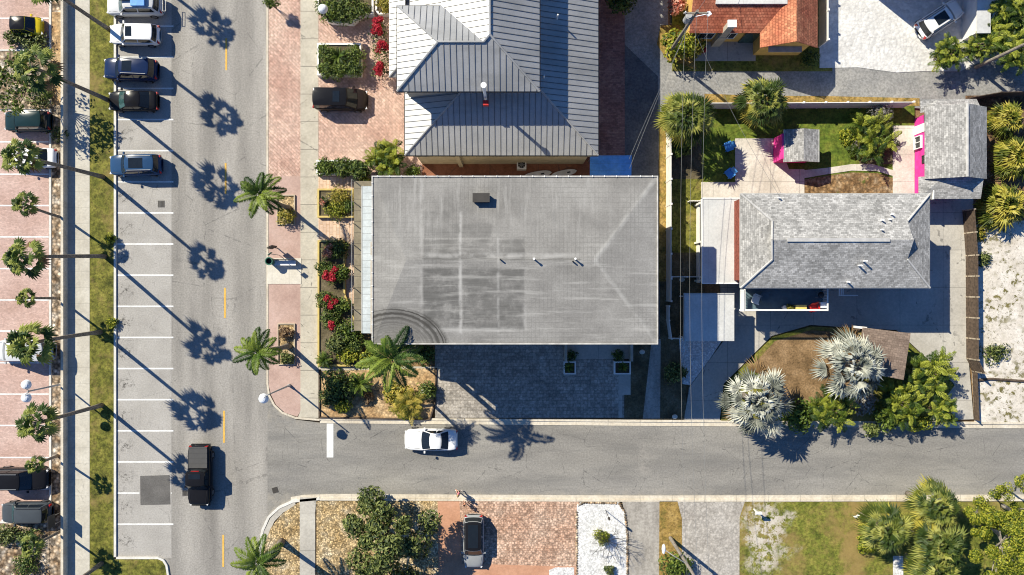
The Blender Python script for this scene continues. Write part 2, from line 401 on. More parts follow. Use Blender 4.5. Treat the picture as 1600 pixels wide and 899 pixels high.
surf('roof_metal', [(.335, .335, .325), (.385, .382, .372), (.43, .425, .413)], .5, fine=.08, fs=9, rough=.42, spec=.5, bump=0, extra=gal, metal=.2)
plain('roof_seam', (.14, .14, .14), .5)
plain('metal_dark', (.03, .03, .032), .45, metal=.3)
surf('roof_shingle_x', [(.27, .265, .255), (.35, .343, .33), (.43, .42, .405)], .6, det=8, fine=.25, fs=7, brick=(.30, .15, (.6, .6, .6), .3, 0), bump=.4)
surf('roof_shingle_y', [(.26, .255, .245), (.33, .322, .308), (.40, .39, .37)], .6, det=8, fine=.25, fs=7, brick=(.30, .15, (.6, .6, .6), .3, 1.5708), bump=.4)
surf('roof_tile_red', [(.33, .09, .05), (.43, .135, .075), (.51, .20, .115)], .7, fine=.25, fs=6, brick=(.26, .2, (.4, .3, .3), .25, 0), bump=.5)
surf('roof_tile_red_side', [(.37, .11, .06), (.46, .17, .09), (.53, .24, .13)], .7, fine=.25, fs=6, brick=(.26, .2, (.4, .3, .3), .25, 1.5708), bump=.5)
surf('roof_flat_white', [(.47, .475, .465), (.55, .55, .535), (.61, .61, .59)], .4, fine=.1, joints=(1.3, 0, .015, .18), bump=.05)
surf('roof_brown', [(.16, .115, .09), (.22, .165, .13), (.28, .21, .165)], .7, fine=.25, fs=7, brick=(.4, .2, (.6, .6, .6), .15, .15), bump=.3)
surf('awning_metal', [(.34, .375, .39), (.40, .44, .455), (.46, .50, .515)], .6, fine=.1, joints=(0, .55, .03, .35), bump=.1, rough=.5)
surf('terrace_tile', [(.17, .145, .10), (.22, .19, .135), (.27, .235, .17)], .6, fine=.15, joints=(0, .95, .03, .5), bump=.1)
surf('tarp_blue', [(.07, .25, .66), (.10, .32, .75), (.14, .38, .8)], .8, fine=.15, fs=3, joints=(0, .6, .02, .25), bump=.2, rough=.5)
# walls, trim
plain('wall_cream', (.50, .44, .33), .85, .2); plain('wall_stucco', (.42, .38, .31), .85, .2); plain('wall_yellow', (.62, .40, .12), .85, .2)
plain('wall_magenta', (.68, .05, .29), .85, .15, var=.16); plain('wall_brick_brown', (.22, .065, .045), .85, .2, var=.3, vs_=6); plain('wall_white', (.75, .74, .71), .75, .25, var=.06)
plain('trim_white', (.8, .79, .77), .6, .3, var=.04); plain('trim_grey', (.4, .4, .39), .5); plain('trim_tan', (.45, .38, .28), .7)
plain('gutter_pale', (.52, .5, .46), .5, var=.2)
plain('kerb_yellow', (.55, .42, .14), .8); plain('wood_dark', (.085, .06, .042), .85, var=.35, vs_=5); plain('ridge_shingle', (.45, .44, .425), .9); plain('wood_pole', (.24, .21, .17), .9, var=.3, vs_=6); plain('wood_pale', (.38, .32, .24), .9, var=.25, vs_=5)
plain('vinyl_white', (.78, .76, .72), .5, .4, var=.05)
plain('glass_dark', (.012, .016, .02), .05, .6, var=.1); plain('glass_tint', (.03, .07, .07), .06, .6, var=.3, vs_=5)
plain('rubber', (.015, .015, .015), .8); plain('rim_alloy', (.35, .35, .36), .35, metal=.8)
plain('lamp_red', (.4, .015, .012), .3, .5); plain('lamp_clear', (.7, .7, .7), .2, .6); plain('lamp_white', (.75, .78, .82), .35, .5)
plain('plastic_blue', (.08, .3, .68), .5); plain('plastic_black', (.02, .02, .022), .5); plain('plastic_red', (.55, .03, .025), .5)
plain('plastic_green', (.035, .13, .09), .6); plain('yellow_box', (.72, .55, .16), .6); plain('fabric_slate', (.09, .14, .17), .8); plain('surfboard', (.64, .62, .6), .35, .5)
plain('steel_grey', (.30, .31, .32), .45, metal=.5); plain('wire_black', (.2, .2, .195), .6, var=.05); plain('iron_dark', (.045, .04, .035), .7)
plain('bark_palm', (.20, .17, .135), .95, var=.35, vs_=6); plain('bark_brown', (.11, .08, .055), .95, var=.35, vs_=6); plain('bark_pale', (.32, .29, .25), .9, var=.3, vs_=6)
plain('skin', (.50, .28, .19), .6); plain('cloth_pink', (.6, .2, .22), .8); plain('cloth_dark', (.03, .03, .035), .8); plain('cloth_orange', (.55, .24, .14), .8); plain('cloth_pale', (.7, .68, .64), .8); plain('hair_dark', (.03, .02, .015), .7); plain('hair_blond', (.4, .28, .13), .7)
PA = dict(rough=.2, spec=.15, var=.04, coat=.06)
for n_, c_ in dict(paint_car_white=(.8, .8, .79), paint_silver=(.55, .56, .57), paint_car_grey=(.29, .30, .305), paint_navy=(.012, .025, .075), paint_black=(.012, .012, .014), paint_blue=(.025, .065, .145), paint_teal=(.015, .035, .04), paint_slate=(.06, .07, .08), paint_car_yellow=(.62, .48, .02), paint_brown=(.028, .02, .016), paint_tonneau=(.09, .088, .085)).items():
    plain(n_, c_, **PA)
# foliage
leaf('leaf_fan', [(.035, .07, .010), (.115, .165, .024), (.28, .31, .06)])
leaf('leaf_sabal', [(.04, .07, .012), (.15, .185, .032), (.34, .34, .075)])
leaf('leaf_palm', [(.025, .055, .008), (.11, .165, .016), (.33, .36, .045)], .3)
leaf('leaf_feather', [(.018, .045, .008), (.07, .13, .014), (.20, .26, .035)])
leaf('leaf_silver', [(.13, .145, .12), (.30, .315, .27), (.52, .525, .45)], .08)
leaf('leaf_green', [(.03, .06, .008), (.09, .15, .016), (.20, .25, .04)])
leaf('leaf_dark', [(.02, .045, .008), (.065, .115, .016), (.17, .21, .04)])
leaf('leaf_lime', [(.06, .10, .008), (.22, .265, .018), (.45, .44, .05)], .35)
leaf('leaf_yellow', [(.10, .11, .012), (.27, .25, .028), (.48, .38, .07)])
leaf('leaf_olive', [(.025, .045, .010), (.085, .115, .026), (.22, .25, .07)])
leaf('leaf_gold', [(.06, .085, .010), (.21, .235, .025), (.48, .42, .07)], .3)
leaf('leaf_dry', [(.12, .065, .03), (.24, .15, .07), (.36, .25, .14)])
leaf('leaf_grey', [(.18, .165, .14), (.29, .27, .23), (.4, .37, .32)])
leaf('flower_red', [(.30, .008, .02), (.48, .015, .04), (.6, .04, .07)])
leaf('flower_coral', [(.5, .14, .09), (.6, .25, .17), (.66, .4, .3)])

# ---------------------------------------------------------------- ground, streets, paving (setting)
def GP(pts): return [tuple(G(*p)[:2]) for p in pts]
b = MB(); b.quad((-1500, -1500, -.16), (1500, -1500, -.16), (1500, 1500, -.16), (-1500, 1500, -.16))
o = b.build('ground', 'soil_brown'); o['kind'] = 'structure'
slab('main_road', rect(140, -700, 418, 1600), 0.0, 'road_main')
slab('side_road', [(418, 600), (424, 626), (438, 644), (462, 656), (500, 661), (1000, 665), (2600, 669), (2600, 775), (1000, 776), (500, 774), (468, 777), (446, 788), (426, 808), (418, 830)], 0.0, 'road_side')
slab('parking_bay', rect(183, -40, 268, 872), .004, 'road_stall')
slab('asphalt_patch', [(219, 744), (265, 742.5), (266.5, 788.5), (219.5, 789.5)], .008, 'road_patch')
b = MB()
def line(x0, y0, x1, y1, z=.012): b.prism(GP([(x0, y0), (x1, y0), (x1, y1), (x0, y1)]), z - .006, z)
for i in range(-1, 17):
    y = 41.2 + 48.63 * i
    if 745 < y < 790: line(183, y - 1.1, 218, y + 1.1); line(267, y - .8, 269, y + .8)
    else: line(183, y - 1.2, 271, y + 1.2)
line(510.5, 662, 521, 715)
o = b.build('road_marking', 'paint_white'); o['kind'] = 'structure'
b = MB()
for y0, y1, x in ((-140, -90, 354.5), (60, 110, 353.5), (255, 303, 352.5), (450, 497, 351.5), (642, 692, 350), (836, 886, 348.8)): line(x - 1.4, y0, x + 1.4, y1)
o = b.build('centre_line', 'paint_yellow'); o['kind'] = 'structure'
# left car park
slab('car_park', rect(-700, -700, 78, 1600), .02, 'paver_pink')
b = MB()
for y in (-20, 29, 172, 222, 272.5, 321.5, 370.5, 420, 469, 517.5, 567, 616, 665, 715, 764): line(-60, y - 1.1, 77, y + 1.1, .03)
o = b.build('car_park_marking', 'paint_white'); o['kind'] = 'structure'
slab('planting_island', rect(-400, 80, 78, 171), .10, 'rock_mulch')
slab('planting_island', rect(-400, 817, 78, 1500), .10, 'rock_mulch')
slab('kerb', rect(78, -600, 81.5, 80), .14, 'kerb_white'); slab('kerb', rect(78, 171, 81.5, 817), .14, 'kerb_white')
slab('kerb', rect(-400, 78, 81.5, 80.5), .141, 'kerb_white'); slab('kerb', rect(-400, 814.5, 78, 817), .141, 'kerb_white')
slab('planting_strip', rect(77, -600, 104, 1500), .08, 'rock_mulch')
slab('planting_strip', rect(81.5, 20, 104, 165), .10, 'mulch_tan')
slab('sidewalk', rect(106, -600, 141, 1500), .10, 'concrete')
slab('verge', rect(141, -600, 179, 1500), .09, 'lawn')
slab('verge_tip', [(179, 873), (250, 873), (258, 880), (262, 899), (263, 1100), (179, 1100)], .09, 'lawn')
slab('kerb', rect(179, -600, 182.5, 873), .13, 'kerb_white')
b = MB()
path = [(179, 871.5), (248, 871.5), (256, 875), (261, 883), (263.5, 899), (264, 1100)]
for i in range(len(path) - 1):
    (x0, y0), (x1, y1) = path[i], path[i + 1]; d = math.hypot(x1 - x0, y1 - y0); nx, ny = (y1 - y0) / d * 1.6, -(x1 - x0) / d * 1.6
    b.prism(GP([(x0 + nx, y0 + ny), (x1 + nx, y1 + ny), (x1 - nx, y1 - ny), (x0 - nx, y0 - ny)]), -.1, .13 + .002 * i)
o = b.build('kerb', 'kerb_white'); o['kind'] = 'structure'
# right side of the street
def curved(name, path, w, z, mat):
    q = MB(); L = []; R = []
    for i, p in enumerate(path):
        a = path[max(0, i - 1)]; c = path[min(len(path) - 1, i + 1)]
        d = math.hypot(c[0] - a[0], c[1] - a[1]); nx, ny = (c[1] - a[1]) / d * w / 2, -(c[0] - a[0]) / d * w / 2
        L.append((p[0] + nx, p[1] + ny)); R.append((p[0] - nx, p[1] - ny))
    q.prism(GP(L + R[::-1]), -.12, z); o = q.build(name, mat); o['kind'] = 'structure'
curved('kerb', [(418.5, -600), (418.5, 600), (421, 618), (429, 633), (442, 645), (462, 653), (500, 656)], 3, .12, 'concrete_kerb')
curved('gutter', [(500, 658), (1000, 662), (1600, 666), (2600, 669)], 7, .05, 'concrete_kerb')
curved('kerb', [(500, 654), (1000, 657.5), (1600, 661.5), (2600, 664)], 3.4, .13, 'concrete_kerb')
curved('gutter', [(455, 780), (475, 776.5), (520, 775), (1000, 777.5), (1600, 776), (2600, 776)], 6, .05, 'concrete_kerb')
curved('kerb', [(500, 780), (1000, 782), (1600, 781), (2600, 780)], 3.4, .13, 'concrete_kerb')
curved('kerb', [(408, 1100), (408, 845), (411, 828), (420, 808), (436, 793), (458, 783), (500, 779)], 4, .125, 'kerb_white')
curved('kerb_apron', [(413.5, 850), (416.5, 832), (426, 812), (441, 797), (462, 787)], 8, .09, 'concrete_drive')
slab('brick_walk', rect(420, -600, 470, 276), .10, 'brick_light')
slab('brick_walk', [(420, 276), (470, 276), (470, 642), (465, 651), (446, 645), (432, 633), (424, 617), (420, 600)], .095, 'paver_pink_smooth')
slab('bus_pad', rect(418.6, 404, 471.5, 444), .14, 'concrete_pad')
slab('sidewalk', [(470, -600), (498, -600), (498, 653), (466, 652), (470, 642)], .11, 'concrete_path')
slab('tree_bed', rect(434.5, 306, 461, 351), .13, 'pebble_tan'); slab('tree_bed', rect(436, 506.5, 460.5, 569), .13, 'pebble_tan')
for (x0, y0, x1, y1) in ((433.5, 305, 462, 352), (435, 505.5, 462, 570)):
    b = MB()
    for r_ in ((x0, y0, x1, y0 + 1.5), (x0, y1 - 1.5, x1, y1), (x1 - 1.8, y0 + 1.5, x1, y1 - 1.5), (x0, y0 + 1.5, x0 + 1.3, y1 - 1.5)): b.prism(GP(rect(*r_)), -.05, .24)
    o = b.build('bed_edging', 'trim_tan'); o['kind'] = 'structure'
# block A forecourt
slab('brick_forecourt', rect(498, -600, 668, 279), .10, 'brick_light')
slab('side_yard', rect(660, 240, 935, 285), .105, 'clay_floor')
slab('brick_lane', rect(905, -60, 976, 245), .06, 'brick_red')
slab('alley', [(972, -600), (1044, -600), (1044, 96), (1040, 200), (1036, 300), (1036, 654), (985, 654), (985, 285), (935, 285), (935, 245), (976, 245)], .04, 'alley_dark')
slab('alley', [(1038, 108), (1100, 100), (1283, 96), (1390, 104), (1460, 104), (1600, 90), (2200, 90), (2200, 170), (1600, 170), (1440, 170), (1300, 160), (1180, 158), (1100, 152), (1044, 160), (1036, 220)], .05, 'alley')
slab('alley', [(976, -10), (1044, -10), (1044, 60), (1075, 118), (1050, 170), (1036, 250), (1028, 250), (1028, 120), (976, 70)], .052, 'alley')
slab('grass_edge', [(1100, 147), (1180, 150), (1300, 151), (1436, 154), (1436, 166), (1100, 166)], .08, 'straw_grass')
slab('grass_edge', rect(1029, 175, 1044, 440), .075, 'straw_grass')
slab('grass_edge', [(1032, 40), (1060, 40), (1090, 110), (1062, 100), (1044, 96), (1026, 70)], .085, 'straw_grass')
# main building plot
slab('garden_walk', rect(498, 277, 566, 380), .11, 'brick_entry')
slab('entry_walk', rect(540, 377, 566, 520), .112, 'brick_entry')
slab('garden_path', rect(498, 573, 690, 580), .115, 'concrete_path')
slab('corner_bed', [(500, 580), (682, 575), (680, 630), (672, 655), (500, 652)], .12, 'mulch_tan')
slab('driveway', rect(680, 525, 975, 653), .105, 'paver_cobble')
slab('drive_strip', [(966, 580), (985, 580), (985, 617), (972, 617), (972, 653), (966, 653)], .11, 'concrete_drive')
slab('dirt_strip', [(972, 530), (1032, 530), (1032, 654), (973, 654), (970, 618)], .102, 'dirt_dark')
slab('dirt_track', [(1018, 530), (1032, 530), (1031, 654), (1004, 654)], .106, 'dirt_drive')
slab('planting_strip', [(1031, 440), (1072, 440), (1072, 655), (1031, 655)], .104, 'dirt_dark')
slab('entry_court', rect(884, 528, 986, 561), .13, 'concrete_drive')
# pink house plot
slab('lawn', rect(1045, 166, 1428, 320), .09, 'lawn_lush')
slab('lawn', rect(1045, 280, 1100, 440), .095, 'lawn')
slab('dirt_bed', rect(1048, 196, 1096, 300), .094, 'dirt_dark')
slab('dirt_bed', rect(1044, 395, 1100, 535), .098, 'dirt_dark')
slab('patio', [(1148, 217), (1214, 217), (1232, 265), (1256, 265), (1256, 325), (1095, 325), (1095, 285), (1148, 285)], .12, 'concrete_pale')
slab('path', [(1250, 267), (1290, 263), (1330, 257), (1362, 257), (1396, 267), (1396, 276), (1370, 268), (1330, 267), (1290, 273), (1250, 280)], .125, 'concrete_pale')
slab('path', rect(1394, 197, 1430, 305), .122, 'concrete_pale')
slab('planting_bed', [(1256, 281), (1290, 275), (1330, 270), (1370, 271), (1394, 279), (1394, 325), (1256, 325)], .11, 'bed_leaf')
slab('planting_bed', rect(1342, 232, 1394, 257), .112, 'dirt_dark')
slab('concrete_drive', [(1125, 440), (1520, 300), (1512, 560), (1520, 655), (1450, 657), (1490, 600), (1400, 516), (1265, 508), (1205, 525), (1168, 562), (1130, 600), (1124, 657), (1068, 656), (1077, 605), (1110, 560), (1130, 533)], .115, 'concrete_drive')
slab('concrete_drive', [(1400, 300), (1510, 300), (1512, 470), (1400, 470)], .117, 'concrete_drive')
slab('gravel_bed', [(1060, 525), (1132, 525), (1108, 562), (1078, 602), (1066, 600)], .118, 'gravel_white')
slab('island_bed', [(1170, 563), (1207, 527), (1266, 510), (1400, 518), (1490, 602), (1450, 658), (1126, 657), (1132, 602)], .14, 'lawn_dry')
slab('island_soil', [(1180, 566), (1210, 533), (1266, 516), (1330, 520), (1330, 640), (1200, 640)], .145, 'soil_brown')
slab('sand_lot', [(1522, 330), (2200, 330), (2200, 660), (1524, 660), (1520, 570)], .10, 'sand_weedy')
slab('planting_bed', rect(1508, 150, 2200, 345), .102, 'mulch_bark')
# red roof house plot
slab('red_house_yard', rect(1050, -300, 1300, 112), .07, 'lawn_dry')
slab('patio', rect(1086, 40, 1180, 96), .11, 'concrete_drive')
slab('white_gravel_lot', [(1280, -300), (2200, -300), (2200, 100), (1530, 98), (1500, 112), (1440, 112), (1400, 114), (1340, 106), (1280, 107)], .09, 'gravel_white_lot')
# south side
slab('pebble_bed', [(469, 784), (469, 1300), (411, 1300), (411, 880), (414, 850), (424, 824), (440, 804), (458, 791)], .12, 'pebble_tan')
slab('sidewalk', [(469, 777), (495, 777), (493, 800), (493, 1300), (469, 1300)], .125, 'concrete_drive')
slab('pebble_bed', rect(495, 783, 690, 1300), .12, 'pebble_tan')
slab('terracotta_drive', [(684, 783), (905, 783), (905, 1300), (700, 1300)], .122, 'terracotta')
slab('terracotta_drive', [(684, 783), (718, 783), (722, 880), (905, 885), (905, 1300), (690, 1300)], .126, 'terracotta_smooth')
slab('white_gravel_bed', [(901, 790), (906, 785), (968, 785), (976, 800), (979, 830), (979, 1300), (901, 1300)], .128, 'gravel_white')
slab('white_gravel_bed', [(858, 890), (868, 886), (897, 886), (897, 1300), (855, 1300)], .134, 'gravel_white')
slab('dirt_drive', [(972, 783), (1030, 783), (1028, 1300), (979, 1300), (979, 820)], .11, 'dirt_drive')
slab('grass_strip', [(1030, 783), (1058, 783), (1065, 810), (1064, 1300), (1027, 1300)], .13, 'straw_grass')
slab('paver_drive', [(1056, 784), (1164, 784), (1155, 808), (1153, 1300), (1063, 1300), (1065, 815)], .122, 'paver_grey')
slab('south_lawn', [(1163, 784), (2300, 783), (2300, 1300), (1154, 1300), (1155, 808)], .13, 'lawn_dry')
slab('garden_path', [(1394, 868), (1410, 868), (1412, 1300), (1396, 1300)], .136, 'gravel_white')

# ---------------------------------------------------------------- buildings
def clip_line(poly, p, d):
    ts = []
    n = len(poly)
    for i in range(n):
        a, b2 = poly[i], poly[(i + 1) % n]
        ex, ey = b2[0] - a[0], b2[1] - a[1]
        den = d[0] * ey - d[1] * ex
        if abs(den) < 1e-9: continue
        t = ((a[0] - p[0]) * ey - (a[1] - p[1]) * ex) / den
        u = ((a[0] - p[0]) * d[1] - (a[1] - p[1]) * d[0]) / den
        if -1e-6 <= u < 1 - 1e-6: ts.append(t)
    return (min(ts), max(ts)) if len(ts) >= 2 else None
def plane_z(pts):
    a, b2, c = Vector(pts[0]), Vector(pts[1]), Vector(pts[2])
    n = (b2 - a).cross(c - a)
    return (lambda x, y: a.z - (n.x * (x - a.x) + n.y * (y - a.y)) / n.z), n
def roof_face(mb, pts, seams=None, sp=.46, th=.12):
    """one sloped roof plane with thickness; seams = optional builder for standing ribs"""
    pts = [Vector(p) for p in pts]
    f, n = plane_z(pts)
    ar = sum(pts[i].x * pts[(i + 1) % len(pts)].y - pts[(i + 1) % len(pts)].x * pts[i].y for i in range(len(pts)))
    if ar < 0: pts = pts[::-1]
    m = len(pts)
    vs = pts + [p - Vector((0, 0, th)) for p in pts]
    mb.add(vs, [list(range(m)), list(range(m, 2 * m))[::-1]] + [[i, m + i, m + (i + 1) % m, (i + 1) % m] for i in range(m)])
    if seams is not None:
        mb.mi = 1
        f, n = plane_z(pts); d = Vector((n.x, n.y)).normalized(); q = Vector((-d.y, d.x))
        ss = [p.x * q.x + p.y * q.y for p in pts]; t = math.floor(min(ss) / sp) * sp + sp
        while t < max(ss) - .03:
            c = clip_line([(p.x, p.y) for p in pts], (q.x * t, q.y * t), (d.x, d.y))
            if c and c[1] - c[0] > .15:
                P = []
                for e in (c[0] + .02, c[1] - .02):
                    x, y = q.x * t + d.x * e, q.y * t + d.y * e; P.append(Vector((x, y, f(x, y))))
                w = Vector((q.x, q.y, 0)) * .02; h = Vector((0, 0, .038))
                mb.add([P[0] - w, P[0] + w, P[1] + w, P[1] - w, P[0] - w + h, P[0] + w + h, P[1] + w + h, P[1] - w + h],
                          [[4, 5, 6, 7], [0, 1, 5, 4], [1, 2, 6, 5], [2, 3, 7, 6], [3, 0, 4, 7]])
            t += sp
        mb.mi = 0
def ridge(mb, a, b2, r=.07): mb.tube([Vector(a) + Vector((0, 0, .03)), Vector(b2) + Vector((0, 0, .03))], r, 6)
def T(x, y, z): return (*G(x, y)[:2], z)    # true ground-plan pixel at height z

def wall_window(parent, c, w, h, axis, mat='glass_dark', frame='trim_white', out=.05):
    """a window on a wall: axis 'x' = wall runs along x facing -y or +y"""
    fr = MB(); pn = MB(); x, y, z = c
    def bx(mb, a0, a1, z0, z1, o0, o1):
        if axis[0] == 'x': mb.box(x + a0, x + a1, min(y + o0, y + o1), max(y + o0, y + o1), z + z0, z + z1)
        else: mb.box(min(x + o0, x + o1), max(x + o0, x + o1), y + a0, y + a1, z + z0, z + z1)
    sg = 1 if axis[1] == '+' else -1
    t = .07
    bx(fr, -w / 2, w / 2, 0, t, 0, sg * out * 1.6); bx(fr, -w / 2, w / 2, h - t, h, 0, sg * out * 1.4)
    bx(fr, -w / 2, -w / 2 + t, t, h - t, 0, sg * out * 1.4); bx(fr, w / 2 - t, w / 2, t, h - t, 0, sg * out * 1.4)
    bx(fr, -.03, .03, t, h - t, 0, sg * out * 1.2)
    bx(pn, -w / 2 + t, w / 2 - t, t, h - t, 0, sg * out * .5)
    o = fr.build('window', frame, parent); pn.build('pane', mat, o)

# --- building A: grey standing seam metal roofs on two levels
A = thing('apartment_house', 'large two-tier house with ribbed grey metal hip roofs beside the brick forecourt', 'house', G(785, 120))
EL, EU, SL, SU = 6.8, 10.2, .37, .42
w = MB(); w.prism(GP([(660, -160), (911, -160), (911, 257), (660, 257)]), 0, EL - .13); w.build('lower_wall', 'wall_cream', A)
w = MB(); w.prism(GP([(637, -160), (660.5, -160), (660.5, 146), (637, 146)]), 0, EL - .1); w.build('side_wall', 'wall_cream', A)
w = MB(); w.prism(GP([(658, 90), (717, 90), (717, -120), (828, -120), (828, 186), (658, 186)]), EL + .3, EU + .1); w.build('upper_wall', 'wall_stucco', A)
r = MB(); sm = True; rg = MB()
x0, x1, y1, y0 = 651, 920, 265.7, -160
hm = (x1 - x0) / 2; xm = (x0 + x1) / 2; zr = EL + hm * S * SL
roof_face(r, [T(x0, y1, EL), T(x1, y1, EL), T(xm, y1 - hm, zr)], sm)
roof_face(r, [T(x1, y1, EL), T(x1, y0, EL), T(xm, y0, zr), T(xm, y1 - hm, zr)], sm)
roof_face(r, [T(x0, y1, EL), T(xm, y1 - hm, zr), T(xm, y0, zr), T(x0, y0, EL)], sm)
ridge(rg, T(x0, y1, EL), T(xm, y1 - hm, zr)); ridge(rg, T(x1, y1, EL), T(xm, y1 - hm, zr))
# narrow west skirt roof
roof_face(r, [T(629, 157, EL - .02), T(651, 135, EL - .02 + 22 * S * SL), T(657, -160, EL - .02 + 28 * S * SL), T(629, -160, EL - .02)], sm)
roof_face(r, [T(629, 157, EL - .02), T(660, 157, EL - .02), T(657, 129, EL - .02 + 28 * S * SL)], sm)
ridge(rg, T(629, 157, EL - .02), T(657, 129, EL - .02 + 28 * S * SL))
lr = r.build('lower_roof', ['roof_metal', 'roof_seam'], A); parts(rg, 'ridge_cap', 'roof_metal', lr)
r = MB(); sm = True; rg = MB()
X0, XW, XE, YN, YS = 650, 708, 836, 81.5, 193.5
hw = (YS - YN) / 2; ym = (YS + YN) / 2; z1 = EU + hw * S * SU
hn = (XE - XW) / 2; xm = (XE + XW) / 2; z2 = EU + hn * S * SU
d_ = z2 - z1
roof_face(r, [T(X0, YN, EU), T(X0, YS, EU), T(X0 + hw, ym, z1)], sm)                                   # west hip
roof_face(r, [T(X0, YS, EU), T(XE, YS, EU), T(xm, YS - hn, z2), T(xm - (hn - hw), ym, z1), T(X0 + hw, ym, z1)], sm)
roof_face(r, [T(X0, YN, EU), T(X0 + hw, ym, z1), T(XW + hw, ym, z1), T(XW, YN, EU)], sm)
roof_face(r, [T(XW, YN, EU), T(XW + hw, ym, z1), T(xm, YS - hn, z2), T(xm, -160, z2), T(XW, -160, EU)], sm)
roof_face(r, [T(XE, YS, EU), T(XE, -160, EU), T(xm, -160, z2), T(xm, YS - hn, z2)], sm)
for a, c in (((X0, YN, EU), (X0 + hw, ym, z1)), ((X0, YS, EU), (X0 + hw, ym, z1)), ((X0 + hw, ym, z1), (XW + hw, ym, z1)), ((XW + hw, ym, z1), (xm, YS - hn, z2)), ((xm, YS - hn, z2), (XE, YS, EU)), ((xm, YS - hn, z2), (xm, -160, z2))):
    ridge(rg, T(*a), T(*c), .09)
ur = r.build('upper_roof', ['roof_metal', 'roof_seam'], A); parts(rg, 'ridge_cap', 'roof_metal', ur)
g_ = MB()
for (a, c) in (((X0, YS), (XE, YS)), ((XE, YS), (XE, -160)), ((X0, YS), (X0, YN)), ((X0, YN), (XW, YN))): g_.tube([T(a[0], a[1], EU - .1), T(c[0], c[1], EU - .1)], .07, 6)
for (a, c) in (((651, 265.7), (920, 265.7)), ((920, 265.7), (920, -160)), ((651, 265.7), (651, 157))): g_.tube([T(a[0], a[1], EL - .1), T(c[0], c[1], EL - .1)], .075, 6)
parts(g_, 'gutter', 'metal_dark', A)
v = MB(); c = W(757, 143, EU + .2); v.tube([(c.x, c.y, EL + 1.6), (c.x, c.y, EU + 1.6)], .12, 12); ch = v.build('chimney', 'trim_white', A)
v = MB(); v.cyl((c.x, c.y, EU + 1.7), .22, .12, 16); v.tube([(c.x, c.y, EU + 1.55), (c.x, c.y, EU + 1.72)], .16, 12); v.build('chimney_cap', 'trim_white', ch)
v = MB(); v.cbox((c.x + .05, c.y - .55, EL + 2.1), .42, .38, .4); v.build('flue_base', 'plastic_red', A)
for px, py, h in ((871, 27, 8.6), (850, 121, 8.6)):
    v = MB(); c = W(px, py, h); v.tube([(c.x, c.y, h - .4), (c.x, c.y, h + .5)], .06, 8); v.build('vent_pipe', 'trim_white', A)
for xx in (668, 720, 780, 860, 905):
    wall_window(A, (G(xx, 257).x, G(0, 257).y, 3.9), 1.2 if xx != 860 else .9, .5, 'x-', 'glass_dark', 'wall_cream')
v = MB(); v.box(G(718, 0).x, G(724, 0).x, G(0, 262).y, G(0, 257).y, .1, 6.5); v.build('pilaster', 'wall_cream', A)

# --- main building
Bm = thing('flat_roofed_building', 'big building under a stained grey low hip roof in the middle of the block', 'building', G(805, 400))
EV = 9.9
x0, y0, x1, y1 = 617.5, 304.5, 990, 522.5
w = MB(); w.prism(GP(rect(x0 + 8, y0 + 6, x1 - 7, y1 - 7)), 0, EV - .05); w.build('wall', 'wall_cream', Bm)
r = MB(); hh = (y1 - y0) / 2; ym = (y0 + y1) / 2; zr = EV + .45; IN = 82
roof_face(r, [T(x0, y1, EV), T(x1, y1, EV), T(x1 - IN, ym, zr), T(x0 + 45, ym, zr)], th=.25)
roof_face(r, [T(x1, y0, EV), T(x0, y0, EV), T(x0 + 45, ym, zr), T(x1 - IN, ym, zr)], th=.25)
roof_face(r, [T(x1, y1, EV), T(x1, y0, EV), T(x1 - IN, ym, zr)], th=.25)
roof_face(r, [T(x0, y0, EV), T(x0, y1, EV), T(x0 + 45, ym, zr)], th=.25)
rf = r.build('roof', 'roof_membrane', Bm)
g_ = MB(); e = 1.6
for a in (rect(x0 - e, y0 - e, x1 + e, y0 - .1), rect(x0 - e, y1 + .1, x1 + e, y1 + e), rect(x0 - e, y0 - .1, x0 - .1, y1 + .1), rect(x1 + .1, y0 - .1, x1 + e, y1 + .1)): g_.prism(GP(a), EV - .22, EV + .07)
gu = parts(g_, 'gutter', 'gutter_pale', Bm)[0]
g_ = MB()
for i in range(24):
    xx = x0 + 6 + i * (x1 - x0 - 12) / 23
    g_.prism(GP(rect(xx - .35, y0 - 2.2, xx + .35, y0 + .3)), EV + .072, EV + .1)
for i in range(13):
    yy = y0 + 8 + i * (y1 - y0 - 16) / 12
    g_.prism(GP(rect(x0 - 2.2, yy - .35, x0 + .3, yy + .35)), EV + .072, EV + .1)
parts(g_, 'gutter_strap', 'trim_white', gu)
def onroof(px, py): return W(px, py, EV + .45)
c = onroof(752, 310); v = MB(); v.cbox((c.x, c.y, EV + .2), 1.2, .6, .42); hu = v.build('roof_vent_box', 'metal_dark', Bm)
v = MB(); v.cbox((c.x, c.y + .02, EV + .62), 1.28, .68, .05); v.build('lid', 'iron_dark', hu)
for px, py, h in ((782, 406, .1), (834, 405, .25), (898, 405, .25), (895, 409, .08)):
    c = onroof(px, py); v = MB(); v.tube([(c.x, c.y, EV + .5), (c.x, c.y, EV + .7 + h)], .06, 8); p_ = v.build('vent_pipe', 'metal_dark', Bm)
    if h > .2:
        v = MB(); v.cyl((c.x, c.y, EV + .7 + h), .09, .1, 8); v.build('cap', 'trim_white', p_)
